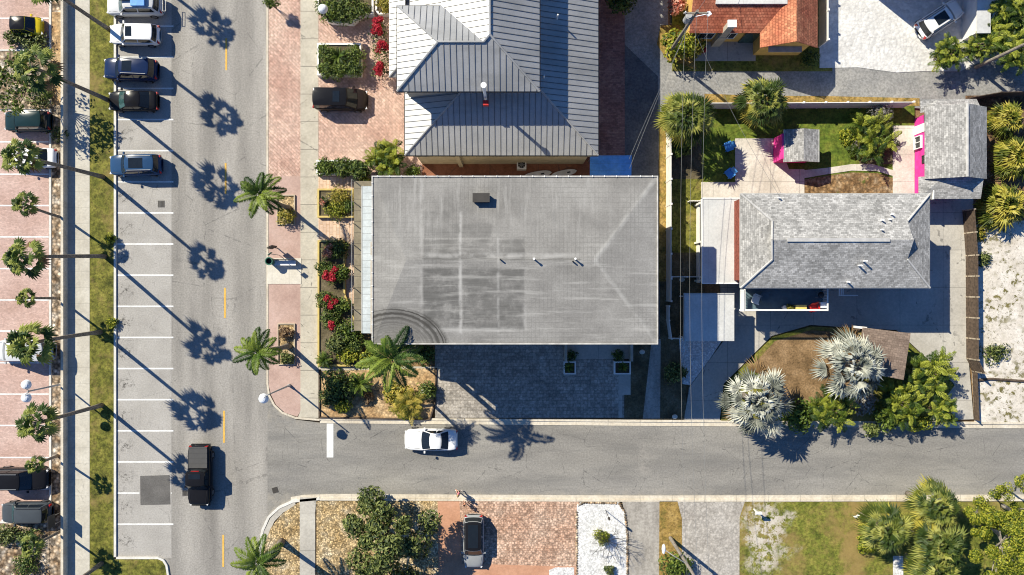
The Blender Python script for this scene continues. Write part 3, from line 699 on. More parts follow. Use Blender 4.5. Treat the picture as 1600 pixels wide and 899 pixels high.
# west side: gallery roof, terrace, awnings
v = MB(); a = W(566, 291, 6.3); c = W(584, 521, 6.3); v.add([(a.x, a.y, 6.2), (c.x + 1.2, a.y, 6.7), (c.x + 1.2, c.y, 6.7), (a.x, c.y, 6.2), (a.x, a.y, 6.1), (c.x + 1.2, a.y, 6.6), (c.x + 1.2, c.y, 6.6), (a.x, c.y, 6.1)], [[3, 2, 1, 0], [4, 5, 6, 7], [0, 1, 5, 4], [1, 2, 6, 5], [2, 3, 7, 6], [3, 0, 4, 7]])
aw = v.build('gallery_roof', 'awning_metal', Bm)
v = MB(); v.tube([(a.x - .05, a.y, 6.15), (a.x - .05, c.y, 6.15)], .06, 6)
for i in range(11):
    yy = a.y + (c.y - a.y) * i / 10; v.box(a.x, a.x + .1, yy - .05, yy + .05, 3.2, 6.1)
parts(v, 'post', 'trim_grey', Bm)
v = MB(); a2 = W(553, 283, 3.1); v.box(a2.x, W(584, 0, 3.1).x + 1.5, c.y, a2.y, 2.9, 3.1); v.build('terrace', 'terrace_tile', Bm)
v = MB()
for i in range(8):
    yy = a2.y + (c.y - a2.y) * i / 7; v.box(a2.x, a2.x + .05, yy - .025, yy + .025, 3.1, 3.95)
v.tube([(a2.x + .025, a2.y, 3.95), (a2.x + .025, c.y, 3.95)], .025, 6); v.build('railing', 'trim_grey', Bm)
v = MB()
for yy0, yy1 in ((378, 399), (406, 520)):
    p = W(579, yy0, 8.2); q = W(583, yy1, 8.2); v.box(p.x, q.x + .6, q.y, p.y, 8.1, 8.2)
parts(v, 'window_awning', 'trim_tan', Bm)
for i in range(5):
    for zz in (1.0, 4.2, 7.3):
        wall_window(Bm, (G(690 + i * 55, 0).x, G(0, y1 - 7).y, zz), 1.5, 1.4, 'x-')
v = MB(); a = G(881, 0); c = G(986, 0); yw = G(0, y1 - 7).y
v.box(a.x, a.x + .22, G(0, 563).y, yw, 0, 1.1); v.box(c.x - .22, c.x, G(0, 563).y, yw, 0, 1.1); parts(v, 'entry_wall', 'wall_stucco', Bm)

# --- pink property: main house with grey shingles
Hs = thing('shingled_house', 'long house with grey shingled dutch hip roof and a ridge vent on the concrete drive', 'house', G(1261, 383))
EH, SH = 5.4, .34
x0, y0, x1, y1 = 1126, 316, 1396, 450; ym = 383; IN = 40
w = MB(); w.prism(GP(rect(x0 + 8, y0 + 6, x1 - 10, y1 - 8)), 0, EH + .05); w.build('wall', 'wall_brick_brown', Hs)
zi = EH + IN * S * SH; zr = EH + 67 * S * SH
r = MB()
roof_face(r, [T(x0, y1, EH), T(x1, y1, EH), T(x1 - IN, y1 - IN, zi), T(x1 - IN + 4, ym, zr), T(x0 + IN - 4, ym, zr), T(x0 + IN, y1 - IN, zi)])
roof_face(r, [T(x1, y0, EH), T(x0, y0, EH), T(x0 + IN, y0 + IN, zi), T(x0 + IN - 4, ym, zr), T(x1 - IN + 4, ym, zr), T(x1 - IN, y0 + IN, zi)])
rr = r.build('roof', 'roof_shingle_x', Hs)
r = MB()
roof_face(r, [T(x0, y0, EH), T(x0, y1, EH), T(x0 + IN, y1 - IN, zi), T(x0 + IN, y0 + IN, zi)])
roof_face(r, [T(x1, y1, EH), T(x1, y0, EH), T(x1 - IN, y0 + IN, zi), T(x1 - IN, y1 - IN, zi)])
parts(r, 'hip_end', 'roof_shingle_y', rr)
r = MB()
for xx in (x0 + IN, x1 - IN):
    r.add([T(xx - .5, y0 + IN, zi), T(xx - .5, y1 - IN, zi), T(xx - .5, ym, zr), T(xx + .5, y0 + IN, zi), T(xx + .5, y1 - IN, zi), T(xx + .5, ym, zr)], [[0, 1, 2], [5, 4, 3]])
parts(r, 'gable', 'wall_white', rr)
r = MB()
for a, c in (((x0, y0, EH), (x0 + IN, y0 + IN, zi)), ((x0, y1, EH), (x0 + IN, y1 - IN, zi)), ((x1, y0, EH), (x1 - IN, y0 + IN, zi)), ((x1, y1, EH), (x1 - IN, y1 - IN, zi)), ((x0 + IN, y0 + IN, zi), (x0 + IN - 4, ym, zr)), ((x0 + IN, y1 - IN, zi), (x0 + IN - 4, ym, zr))): ridge(r, T(*a), T(*c), .085)
parts(r, 'ridge_cap', 'ridge_shingle', rr)
r = MB(); a = G(1183, ym); c = G(1326, ym); r.prism([(a.x, a.y - .15), (c.x, a.y - .15), (c.x, a.y + .15), (a.x, a.y + .15)], zr - .1, zr + .06); r.build('ridge_vent', 'ridge_shingle', rr)
for px, py, h in ((1380, 344, 6.5), (1395, 335, 6.3), (1391, 343, 6.3), (1379, 359, 6.7), (1346, 415, 6.5), (1354, 408, 6.7), (1327, 441, 5.9), (1218, 309, 5.8)):
    c = W(px, py, h); v = MB(); v.tube([(c.x, c.y, h - .5), (c.x, c.y, h + .08)], .07, 8); v.build('vent_pipe', 'trim_white', rr)
g_ = MB()
for a in (((x0, y1), (x1, y1)), ((x1, y1), (x1, y0)), ((x0, y0), (x1, y0)), ((x0, y0), (x0, y1))): g_.tube([T(*a[0], EH - .08), T(*a[1], EH - .08)], .06, 6)
parts(g_, 'gutter', 'trim_grey', Hs)
for i in range(6): wall_window(Hs, (G(1160 + i * 38, 0).x, G(0, 442).y, 3.6), 1.3, 1.2, 'x-')
# flat porch roofs at the west
Pr = thing('porch', 'white flat porch roof with a red-brown lattice wall against the shingled house', 'porch', W(1123, 376, 0))
a = W(1098, 311, 3.2); c = W(1150, 442, 3.2)
v = MB(); v.box(a.x, c.x + .3, c.y, a.y, 3.0, 3.2); pr_ = v.build('roof', 'roof_flat_white', Pr)
v = MB(); v.box(a.x - .1, a.x - .003, c.y - .1, a.y + .1, 2.92, 3.26); v.box(a.x - .1, c.x + .3, a.y + .003, a.y + .1, 2.92, 3.265); v.box(a.x - .1, c.x + .3, c.y - .1, c.y - .003, 2.92, 3.266); parts(v, 'fascia', 'trim_white', pr_)
v = MB()
for yy in (a.y - .2, (a.y + c.y) / 2, c.y + .2): v.box(a.x + .1, a.x + .25, yy - .08, yy + .08, .1, 3.0)
v.box(a.x + .28, a.x + .35, c.y, a.y, .1, 1.0); parts(v, 'post', 'vinyl_white', Pr)
v = MB(); x_ = W(1152, 0, 4.0).x; v.box(x_, x_ + .12, c.y + .2, a.y - .2, 3.2, 4.55); v.build('lattice_wall', 'wall_brick_brown', Pr)
v = MB()
for i in range(8):
    yy = a.y - .5 + (c.y - a.y + 1.0) * i / 7; v.box(x_ + .16, x_ + .3, yy - .22, yy + .22, 3.2, 4.8)
parts(v, 'lattice_post', 'vinyl_white', Pr)
Cp = thing('carport', 'flat metal carport roof half in shade beside the curved concrete drive', 'carport', W(1108, 497, 0))
a = W(1070, 460, 3.0); c = W(1147, 533, 3.0)
v = MB(); v.box(a.x, c.x, c.y, a.y, 2.9, 3.05); v.build('roof', 'roof_flat_white', Cp)
v = MB(); v.box(a.x - .1, a.x - .003, c.y, a.y, 2.85, 3.1); v.box(a.x - .1, c.x, a.y + .003, a.y + .1, 2.84, 3.11); parts(v, 'fascia', 'trim_grey', Cp)
v = MB()
for xx in (a.x + .2, c.x - .3):
    for yy in (a.y - .2, c.y + .2): v.box(xx, xx + .1, yy - .05, yy + .05, .1, 2.9)
parts(v, 'post', 'vinyl_white', Cp)
# balcony with white railing
Bl = thing('balcony', 'dark floored balcony with white railing on the south side of the shingled house', 'balcony', W(1228, 470, 0))
DZ = 2.7; a = W(1163, 452, DZ + 1); c = W(1294.5, 486, DZ + 1)
v = MB(); v.box(a.x, c.x, c.y, a.y + .6, DZ - .2, DZ); v.build('deck', 'fabric_slate', Bl)
v = MB()
for xx in (a.x, c.x - .1): v.box(xx, xx + .1, c.y, a.y, DZ + .9, DZ + 1.0)
v.box(a.x + .1, c.x - .1, c.y, c.y + .14, DZ + .9, DZ + 1.0)
n_ = 40
for i in range(n_):
    xx = a.x + .1 + (c.x - a.x - .2) * i / n_; v.box(xx, xx + .05, c.y + .03, c.y + .08, DZ, DZ + .9)
for i in range(8):
    yy = c.y + .1 + (a.y - c.y) * i / 8; v.box(c.x - .08, c.x - .03, yy, yy + .05, DZ, DZ + .9); v.box(a.x + .03, a.x + .08, yy, yy + .05, DZ, DZ + .9)
v.build('railing', 'vinyl_white', Bl)
v = MB()
for i in range(12):
    yy = a.y - .1 - (a.y - c.y) * i / 12; v.box(a.x - .35, a.x - .02, yy - .1, yy + .06, DZ + 1.0, DZ + 1.06)
v.box(a.x - .4, a.x - .02, c.y, c.y + .15, DZ + .92, DZ + 1.0); v.build('slatted_screen', 'vinyl_white', Bl)
v = MB()
for xx in (a.x + .1, (a.x + c.x) / 2, c.x - .2): v.box(xx, xx + .12, c.y + .02, c.y + .14, .1, DZ - .2)
parts(v, 'post', 'vinyl_white', Bl)
v = MB(); p = W(1313, 458, 3.4); v.box(p.x - .1, p.x + 1.5, p.y - .25, p.y - .17, 3.3, 3.42); 
for i in range(3): v.box(p.x + i * .15 - .1, p.x + i * .15 - .02, p.y - .16, p.y + .5, 3.3, 3.4)
parts(v, 'stair_rail', 'vinyl_white', Bl)

# --- magenta cottage
Mg = thing('magenta_cottage', 'small bright magenta cottage with a grey gabled shingle roof behind the garden', 'cottage', G(1462, 235))
EM = 3.0; x0, x1, xm = 1414.5, 1506, 1463; y0, y1 = 181, 288; zr = 4.2
w = MB(); w.prism(GP(rect(1428, 186, 1500, 285)), 0, EM - .05); w.prism(GP(rect(1428, 285.1, 1495, 306)), 0, 2.6); w.build('wall', 'wall_magenta', Mg)
r = MB(); roof_face(r, [T(x0, y0, EM), T(x0, y1, EM), T(xm, y1, zr), T(xm, y0, zr)]); roof_face(r, [T(x1, y1, EM), T(x1, y0, EM), T(xm, y0, zr), T(xm, y1, zr)])
mr = r.build('roof', 'roof_shingle_y', Mg)
r = MB(); ridge(r, T(xm, y0, zr), T(xm, y1, zr), .1); r.build('ridge_cap', 'ridge_shingle', mr)
w = MB()
for yy in (y0 + 5, y1 - 5): w.add([T(1428, yy, EM), T(1500, yy, EM), T(xm, yy, zr - .15), T(1428, yy + 2, EM), T(1500, yy + 2, EM), T(xm, yy + 2, zr - .15)], [[0, 1, 2], [5, 4, 3], [0, 3, 4, 1], [1, 4, 5, 2], [2, 5, 3, 0]])
parts(w, 'gable', 'wall_magenta', Mg)
r = MB(); roof_face(r, [T(1408, 317, 2.75), T(1500, 317, 2.75), T(1500, 284, 3.15), T(1440, 284, 3.15)]); roof_face(r, [T(1408, 317, 2.75), T(1440, 284, 3.15), T(1408, 284, 2.75)])
r.build('annex_roof', 'roof_shingle_x', Mg)
r = MB(); roof_face(r, [T(1413, 187, 2.95), T(1500, 187, 2.95), T(1496, 167, 2.55), T(1440, 167, 2.55)]); roof_face(r, [T(1413, 187, 2.5), T(1440, 187, 2.9), T(1440, 167, 2.5), T(1413, 167, 2.5)])
r.build('porch_roof', 'roof_shingle_x', Mg)
v = MB(); v.box(G(1427, 0).x, G(1429, 0).x, G(0, 212).y, G(0, 199).y, .1, 2.9)
v.box(G(1427, 0).x, G(1429, 0).x, G(0, 318).y, G(0, 300).y, 1.9, 2.9); parts(v, 'white_panel', 'wall_white', Mg)
wall_window(Mg, (G(1427.5, 0).x, G(0, 226).y, .35), 1.15, 1.0, 'y-', 'glass_dark', 'trim_white', .14)
wall_window(Mg, (G(1427.8, 0).x, G(0, 254).y, 1.3), .7, 1.1, 'y-', 'glass_dark', 'iron_dark')
# --- magenta playhouse
Ph = thing('playhouse', 'tiny magenta playhouse with grey shingle roof standing on the lawn by the patio', 'playhouse', G(1236, 232))
h_ = 2.3; a = W(1227, 202, h_); c = W(1280, 253, h_)
v = MB(); v.box(a.x - .2, c.x - .35, c.y + .3, a.y - .35, .1, 2.15); v.build('wall', 'wall_magenta', Ph)
r = MB(); xm_ = (a.x + c.x) / 2
roof_face(r, [(a.x, a.y, 2.15), (a.x, c.y, 2.15), (xm_, c.y, 2.6), (xm_, a.y, 2.6)]); roof_face(r, [(c.x, c.y, 2.15), (c.x, a.y, 2.15), (xm_, a.y, 2.6), (xm_, c.y, 2.6)]); pr_ = r.build('roof', 'roof_shingle_y', Ph)
v = MB(); v.box(a.x - .07, a.x - .003, c.y, a.y, 2.02, 2.18); v.box(c.x + .003, c.x + .07, c.y, a.y, 2.02, 2.18); parts(v, 'fascia', 'trim_grey', pr_)
v = MB(); v.box(a.x - .23, a.x - .203, (a.y + c.y) / 2 - .4, (a.y + c.y) / 2 + .4, .1, 1.9); v.build('door', 'wall_magenta', Ph)

# --- red tile house
Rh = thing('tile_roofed_house', 'yellow house with red clay tile roof and a pale chimney across the alley', 'house', G(1180, 20))
E3 = 3.2
w = MB(); w.prism(GP(rect(1070, -160, 1250, 66)), 0, E3 - .05); w.prism(GP(rect(1176, 62, 1246, 87)), 0, E3 - .06); w.build('wall', 'wall_yellow', Rh)
r = MB(); roof_face(r, [T(1063, 72, E3), T(1210, 72, E3), T(1210, 18, 4.78), T(1063, 18, 4.78)]); rr = r.build('roof', 'roof_tile_red', Rh)
r = MB(); roof_face(r, [T(1168, 94, E3), T(1211, 94, 4.72), T(1211, -160, 4.72), T(1168, -160, E3)]); roof_face(r, [T(1211, 94, 4.72), T(1253, 94, E3), T(1253, -160, E3), T(1211, -160, 4.72)]); r.build('wing_roof', 'roof_tile_red_side', Rh)
w = MB(); w.add([T(1176, 87.5, E3 - .1), T(1246, 87.5, E3 - .1), T(1211, 87.5, 4.5)], [[0, 1, 2]]); w.build('gable', 'wall_yellow', Rh)
w = MB(); w.prism(GP(rect(1100, -160, 1196, 33)), 3.9, 4.25); w.build('upper_wall', 'wall_white', Rh)
w = MB(); w.prism(GP(rect(1096, -160, 1200, 37.5)), 4.25, 4.38); w.build('flat_roof', 'roof_flat_white', Rh)
v = MB(); c = G(1117, 69); v.cbox((c.x, c.y, 0), .75, .55, 2.2); v.cbox((c.x + .02, c.y, 2.2), .6, .45, 2.5); chm = v.build('chimney', 'wall_stucco', Rh)
v = MB(); v.cbox((c.x + .02, c.y, 4.7), .75, .6, .15); v.build('chimney_cap', 'wall_white', chm)
wall_window(Rh, (G(1095, 0).x, G(0, 66).y, 1.0), 1.4, 1.3, 'x-'); wall_window(Rh, (G(1130, 0).x, G(0, 66).y, 1.0), 1.2, 1.3, 'x-')
v = MB(); v.box(G(1152, 0).x, G(1175, 0).x, G(0, 68).y, G(0, 66).y, .1, 2.4); v.build('garage_door', 'glass_tint', Rh)
v = MB(); v.box(G(1186, 0).x, G(1236, 0).x, G(0, 95).y, G(0, 87).y, 2.2, 2.32); v.build('door_canopy', 'trim_grey', Rh)
v = MB(); v.box(G(1181, 0).x, G(1184, 0).x, G(0, 84).y, G(0, 55).y, 1.6, 3.6); v.build('wing_parapet', 'wall_white', Rh)

# --- brown roofed shelter
Sh = thing('garden_shelter', 'square shelter with brown shingle roof between the silver palm and the drive', 'shelter', W(1385, 550, 0))
q = [W(1349, 512, 2.7), W(1423, 521, 2.9), W(1412, 594, 2.9), W(1338, 580, 2.7)]
r = MB(); roof_face(r, q, th=.15); r.build('roof', 'roof_brown', Sh)
v = MB()
for p in q:
    m_ = p + (sum(q, Vector()) / 4 - p) * .12; v.box(m_.x - .06, m_.x + .06, m_.y - .06, m_.y + .06, .1, 2.55)
parts(v, 'post', 'wood_dark', Sh)
v = MB(); p = W(1345, 512, 2.5); v.cbox((p.x, p.y, 2.3), 1.1, .2, .2, -.1); v.build('beam', 'vinyl_white', Sh)

# --- fences
def fence(name, label, path, h, mat, post=2.4, pw=.13, th=.06, group=None, cap=False, postmat=None, rails=False):
    P = [G(*p) for p in path]; f = thing(name, label, 'fence', P[0], 0, group)
    b = MB(); pb = []
    for i in range(len(P) - 1):
        a, c = P[i], P[i + 1]; d = (c - a); L = d.length; d.normalize(); n = Vector((-d.y, d.x, 0)) * th / 2
        b.prism([tuple((a - n)[:2]), tuple((c - n)[:2]), tuple((c + n)[:2]), tuple((a + n)[:2])], .06, h)
        if rails: 
            for z in (.4, h - .25): b.prism([tuple((a - n * 2.4)[:2]), tuple((c - n * 2.4)[:2]), tuple((c - n * 1.05)[:2]), tuple((a - n * 1.05)[:2])], z, z + .1)
        k = max(1, int(L / post))
        for j in range(k + (1 if i == len(P) - 2 else 0)): pb.append((a + d * (L * j / k), math.atan2(d.y, d.x)))
    b.build('panel', mat, f)
    for p, az in pb:
        m_ = MB(); m_.cbox((p.x, p.y, 0), pw, pw, h + .1, az)
        if cap: m_.cbox((p.x, p.y, h + .1), pw * 1.3, pw * 1.3, .05, az)
        m_.build('post', postmat or mat, f)
    return f
fence('vinyl_fence', 'long white vinyl fence along the alley west of the garden', [(1041, 210), (1041, 436), (1041, 470)], 1.9, 'vinyl_white', 2.0, cap=True)
fence('vinyl_fence', 'short white fence stub turning the dark corner by the carport', [(1041, 478), (1041, 500), (1045, 528), (1068, 528)], 1.2, 'vinyl_white', 1.6)
fence('vinyl_fence', 'low white cross fence between alley fence and flat porch', [(1046, 433), (1092, 433)], 1.1, 'vinyl_white', 1.3)
fence('vinyl_fence', 'white vinyl fence along the north edge of the lawn', [(1098, 170), (1175, 170), (1408, 168.5)], 1.9, 'vinyl_white', 1.75, cap=True)
fence('vinyl_fence', 'short white diagonal fence piece below the sabal palm at the alley corner', [(1041, 208), (1062, 192)], 1.6, 'vinyl_white', 1.2)
fence('vinyl_fence', 'white fence between the tile roofed house and white gravel lot', [(1279, -60), (1279, 74)], 1.9, 'vinyl_white', 2.1, cap=True)
fence('wooden_fence', 'dark brown board fence between concrete drive and weedy sand lot', [(1503, 330), (1508, 400), (1509, 560), (1519, 580)], 1.7, 'wood_dark', 1.85, .12, rails=True, postmat='wood_pale')
fence('wooden_fence', 'low dark edging fence at the drive corner beside the sand lot', [(1519, 581), (1522, 655)], .7, 'wood_dark', 1.8, .08)
fence('wooden_fence', 'dark wooden fence between yellow palms and the alley at the right edge', [(1500, 160), (1545, 152), (1605, 151)], 1.6, 'wood_dark', 1.9, .1)
b = MB(); P_ = [G(p[0], p[1]) for p in ((1521, 595), (1545, 592), (1605, 596))]; b.tube([p + Vector((0, 0, .15)) for p in P_], .12, 8); tag(b.build('fallen_log', 'wood_dark'), 'dark fallen log across the sandy lot beside the fence end', 'log')
b = MB()
for i in range(7):
    xx = 1075 + i * 3.4; p = G(xx, 316); b.cbox((p.x, p.y, .1), .14, .06, .9)
p = G(1085, 316); b.cbox((p.x, p.y, .75), 1.4, .05, .1); b.cbox((p.x, p.y, .3), 1.4, .05, .1); tag(b.build('picket_gate', 'vinyl_white'), 'small white picket gate at the head of the side lawn', 'gate')
# sea wall along the walk
b = MB(); b.prism(GP(rect(103.5, -600, 107.5, 1500)), 0, .78); tag(b.build('low_wall', 'concrete_kerb'), 'low tan concrete wall running beside the sidewalk and rock strip', 'wall')

# --- raised planters
def planter(name, label, outline, h, mat, soil='dirt_dark', t=.16):
    P = [G(*p) for p in outline]; n = len(P); c = sum(P, Vector()) / n
    f = thing(name, label, 'planter', (c.x, c.y, 0)); b = MB()
    for i in range(n):
        a, d = P[i], P[(i + 1) % n]; e = (d - a).normalized(); q = Vector((-e.y, e.x, 0))
        if q.dot(c - a) < 0: q = -q
        b.prism([tuple((a)[:2]), tuple((d)[:2]), tuple((d + q * t - e * t)[:2]), tuple((a + q * t + e * t)[:2])], .05, h)
    b.build('wall', mat, f)
    s_ = MB(); s_.prism([tuple((p + (c - p).normalized() * t)[:2]) for p in P], .05, h - .12); s_.build('soil', soil, f)
    return f
planter('raised_planter', 'white walled planter with angled front by the top of the forecourt', [(499, -30), (499, 22), (507, 26), (516, 40), (554, 42), (569, 29), (586, 29), (586, -30)], .75, 'vinyl_white')
planter('raised_planter', 'small white planter corner beside the ribbed skirt roof', [(589, -30), (589, 22), (594, 28), (612, 27), (612, -30)], .75, 'vinyl_white')
planter('raised_planter', 'square white walled planter full of clipped bushes on the brick forecourt', [(499, 72), (567, 72), (567, 122), (499, 122)], .75, 'vinyl_white')
planter('raised_planter', 'low white planter under the long hedge north of the garden', [(497, 252), (560, 252), (562, 275), (497, 275)], .6, 'vinyl_white')
planter('raised_planter', 'tan edged flower bed nearest the grey roof corner', [(498, 296), (554, 296), (554, 341), (498, 341)], .45, 'kerb_yellow')
planter('raised_planter', 'long tan edged flower bed along the sidewalk with red blossoms', [(498, 376), (540, 376), (541, 460), (566, 522), (566, 572), (498, 572)], .4, 'kerb_yellow')
planter('raised_planter', 'white box planter on the left of the entry steps', [(880, 564), (899, 564), (899, 584), (880, 584)], .6, 'vinyl_white', t=.12)
planter('raised_planter', 'white box planter on the right of the entry steps', [(958, 564), (984, 564), (984, 584), (958, 584)], .6, 'vinyl_white', t=.12)
b = MB()
for (x0, y0), (x1, y1) in (((500, 577), (500, 652)), ((500, 652), (672, 655)), ((672, 655), (680, 630)), ((680, 630), (682, 575))):
    p, q = G(x0, y0), G(x1, y1); b.tube([p + Vector((0, 0, .16)), q + Vector((0, 0, .16))], .09, 6)
tag(b.build('bed_border', 'wood_dark'), 'dark timber border around the corner planting bed', 'border')

# ---------------------------------------------------------------- vegetation
def fan_leaf(mb, o, d, R, nb, rng, droop=.25, pet=.9, spread=1.9, wid=.2, fold=.035):
    """one fan leaf: petiole then radiating blades; blades share the hub so a leaf is one island"""
    d = d.normalized(); side = d.cross(Vector((0, 0, 1)))
    if side.length < .1: side = Vector((1, 0, 0))
    side.normalize(); up = side.cross(d).normalized()
    hub = o + d * pet - Vector((0, 0, pet * pet * .10))
    vs = [hub, o + side * .025, o - side * .025]; fs = [[0, 1, 2]]
    for i in range(nb):
        a = -spread + 2 * spread * i / (nb - 1) + rng.uniform(-.05, .05)
        L = R * (1 - .28 * abs(a / spread) ** 2) * rng.uniform(.88, 1.05)
        t = (d * math.cos(a) + side * math.sin(a)); t = (t + up * rng.uniform(-.06, .10)).normalized()
        q = t.cross(up).normalized()
        m = hub + t * L * .55 - Vector((0, 0, L * droop * .18)); e = hub + t * L - Vector((0, 0, L * droop * rng.uniform(.6, 1.5)))
        w = q * L * wid * .5; k = len(vs); z = up * L * fold
        vs += [m + w - z, e, m - w - z, m + z]
        fs += [[0, k, k + 3], [0, k + 3, k + 2], [k, k + 1, k + 3], [k + 3, k + 1, k + 2]]
    mb.add(vs, fs)
def fan_crown(n, R, nb, pet, seed, low=-.5, droop=.3, wid=.2, spread=1.9, fold=.035, dry=3):
    rng = random.Random(seed); b = MB()
    for i in range(n):
        az = i * 2.39996 + rng.uniform(-.25, .25); t = (i + .5) / n
        el = 1.35 - (1.35 - low) * t ** .85 + rng.uniform(-.12, .12)
        d = Vector((math.cos(az) * math.cos(el), math.sin(az) * math.cos(el), math.sin(el)))
        b.mi = 1 if i >= n - dry else 0
        fan_leaf(b, Vector((0, 0, -.35 * t)), d, R * rng.uniform(.85, 1.1), nb, rng, droop * rng.uniform(.6, 1.5), pet * rng.uniform(.75, 1.15) * (.3 + .7 * min(1, t * 1.8)), spread, wid, fold)
    return b
def frond(mb, o, az, el, L, bend, nl, ll, rng, wid=.07, droop=.35):
    pts = []; p = Vector(o); e = el; st = L / 10
    for i in range(11):
        pts.append(p.copy()); p = p + Vector((math.cos(az) * math.cos(e), math.sin(az) * math.cos(e), math.sin(e))) * st; e -= bend / 10
    k = len(pts); vs = []; fs = []; sd = Vector((-math.sin(az), math.cos(az), 0))
    for i, q in enumerate(pts):
        w = sd * (.035 * (1 - i / k) + .008); vs += [q + w, q - w]
    for i in range(k - 1): fs.append([2 * i, 2 * i + 2, 2 * i + 3, 2 * i + 1])
    for j in range(nl):
        t = .12 + .86 * j / (nl - 1); x = t * 10; i = min(9, int(x)); q = pts[i].lerp(pts[i + 1], x - i); f = (pts[i + 1] - pts[i]).normalized()
        ln = ll * math.sin(math.pi * min(1, .18 + t * .80)) ** .7
        for s in (1, -1):
            l2 = ln * rng.uniform(.85, 1.12)
            d = (sd * s * .85 + f * (.35 + .5 * t) + Vector((0, 0, rng.uniform(-.05, .25)))).normalized()
            m = q + d * l2 * .5; e_ = q + d * l2 - Vector((0, 0, l2 * droop * rng.uniform(.6, 1.4)))
            w = f * wid * .5 * (.6 + .6 * rng.random()); n = len(vs)
            vs += [q, m + w, e_, m - w]; fs.append([n, n + 1, n + 2, n + 3]); fs.append([2 * i, n, 2 * i + 1])
    mb.add(vs, fs)
def feather_crown(n, L, nl, ll, seed, el0=1.3, el1=-.15, bend=1.1, wid=.09):
    rng = random.Random(seed); b = MB()
    for i in range(n):
        t = (i + .5) / n; az = i * 2.39996 + rng.uniform(-.3, .3)
        frond(b, (0, 0, 0), az, el0 + (el1 - el0) * t ** .8 + rng.uniform(-.1, .1), L * rng.uniform(.85, 1.08), bend * rng.uniform(.8, 1.25), nl, ll, rng, wid)
    return b
def multi_crown(m, n, L, nl, ll, seed, el0, el1, bend, wid, rad):
    rng = random.Random(seed); b = MB()
    for k in range(m):
        a = k * 2.39996; d = rad * math.sqrt(k / m) * 1.25
        o = Vector((d * math.cos(a), d * math.sin(a), rng.uniform(-.5, .35)))
        for i in range(n):
            t = (i + .5) / n; az = i * 2.39996 + rng.uniform(-.4, .4)
            frond(b, o, az, el0 + (el1 - el0) * t + rng.uniform(-.15, .15), L * rng.uniform(.7, 1.1), bend * rng.uniform(.7, 1.3), nl, ll, rng, wid)
    return b
def leaf_cloud(b, c, r, n, size, rng, hollow=.45, flat=.5):
    for _ in range(n):
        while True:
            v = Vector((rng.uniform(-1, 1), rng.uniform(-1, 1), rng.uniform(-1, 1)))
            if hollow < v.length < 1: break
        p = Vector(c) + Vector((v.x * r[0], v.y * r[1], v.z * r[2]))
        nrm = (v.normalized() + Vector((rng.gauss(0, flat), rng.gauss(0, flat), rng.gauss(.5, flat)))).normalized()
        a = nrm.orthogonal().normalized(); a = (Matrix.Rotation(rng.uniform(0, 6.28), 3, nrm) @ a); q = nrm.cross(a)
        s = size * rng.uniform(.6, 1.3)
        b.add([p - a * s * .5, p + q * s * .24 + nrm * s * .05, p + a * s * .5, p - q * s * .24 + nrm * s * .05], [[0, 1, 2, 3]])
def clumpy(r, h, n, size, seed, clumps=7, z0=0.0, cr=.5, hollow=.35):
    rng = random.Random(seed); b = MB()
    for i in range(clumps):
        a = i * 2.39996 + rng.uniform(-.4, .4); d = r * .68 * math.sqrt((i + .3) / clumps) * rng.uniform(.85, 1.15); q = r * cr * rng.uniform(.7, 1.2)
        zz = z0 + h * (.45 + .3 * (1 - d / max(r, .01)) + rng.uniform(-.08, .12))
        leaf_cloud(b, (d * math.cos(a), d * math.sin(a), zz), (q, q, min(zz - z0, q * .8)), n // clumps, size, rng, hollow)
    return b
PROTO = {}
def crownmesh(key, mats, fn):
    if key not in PROTO: PROTO[key] = fn().mesh(key, mats)
    return PROTO[key]
FAN = lambda v: crownmesh('fan_crown%d' % v, ['leaf_fan', 'leaf_dry'], lambda: fan_crown(25, .88, 12, 1.25, 11 + v, -.65, .45, .27))
SABAL = lambda v: crownmesh('sabal_crown%d' % v, ['leaf_sabal', 'leaf_gold'], lambda: fan_crown(44, 1.12, 15, 1.15, 31 + v, -.45, .42, .12, 1.35, dry=10))
SILV = lambda v: crownmesh('silver_crown%d' % v, ['leaf_silver', 'leaf_dry'], lambda: fan_crown(34, 1.38, 17, 1.85, 51 + v, -.25, .45, .105, 1.4, .06))
FEATH = lambda v: crownmesh('feather_crown%d' % v, ['leaf_feather'], lambda: feather_crown(15, 2.5, 28, .60, 71 + v, 1.25, -.25, 1.2, .145))
ARECA = lambda v: crownmesh('areca_crown%d' % v, ['leaf_palm'], lambda: multi_crown(10, 9, 1.25, 12, .36, 91 + v, 1.4, .1, 1.3, .12, 1.15))
CYCAD = lambda v: crownmesh('cycad_crown%d' % v, ['leaf_green'], lambda: feather_crown(26, 1.6, 26, .3, 111 + v, 1.3, .0, .9, .08))
GOLD = lambda v: crownmesh('golden_crown%d' % v, ['leaf_gold', 'leaf_dry'], lambda: fan_crown(46, 1.25, 11, .95, 151 + v, -.3, .55, .10, 1.0))
YAREC = lambda v: crownmesh('yellow_areca%d' % v, ['leaf_yellow'], lambda: multi_crown(6, 11, 1.7, 12, .46, 131 + v, 1.4, .1, 1.2, .11, .85))
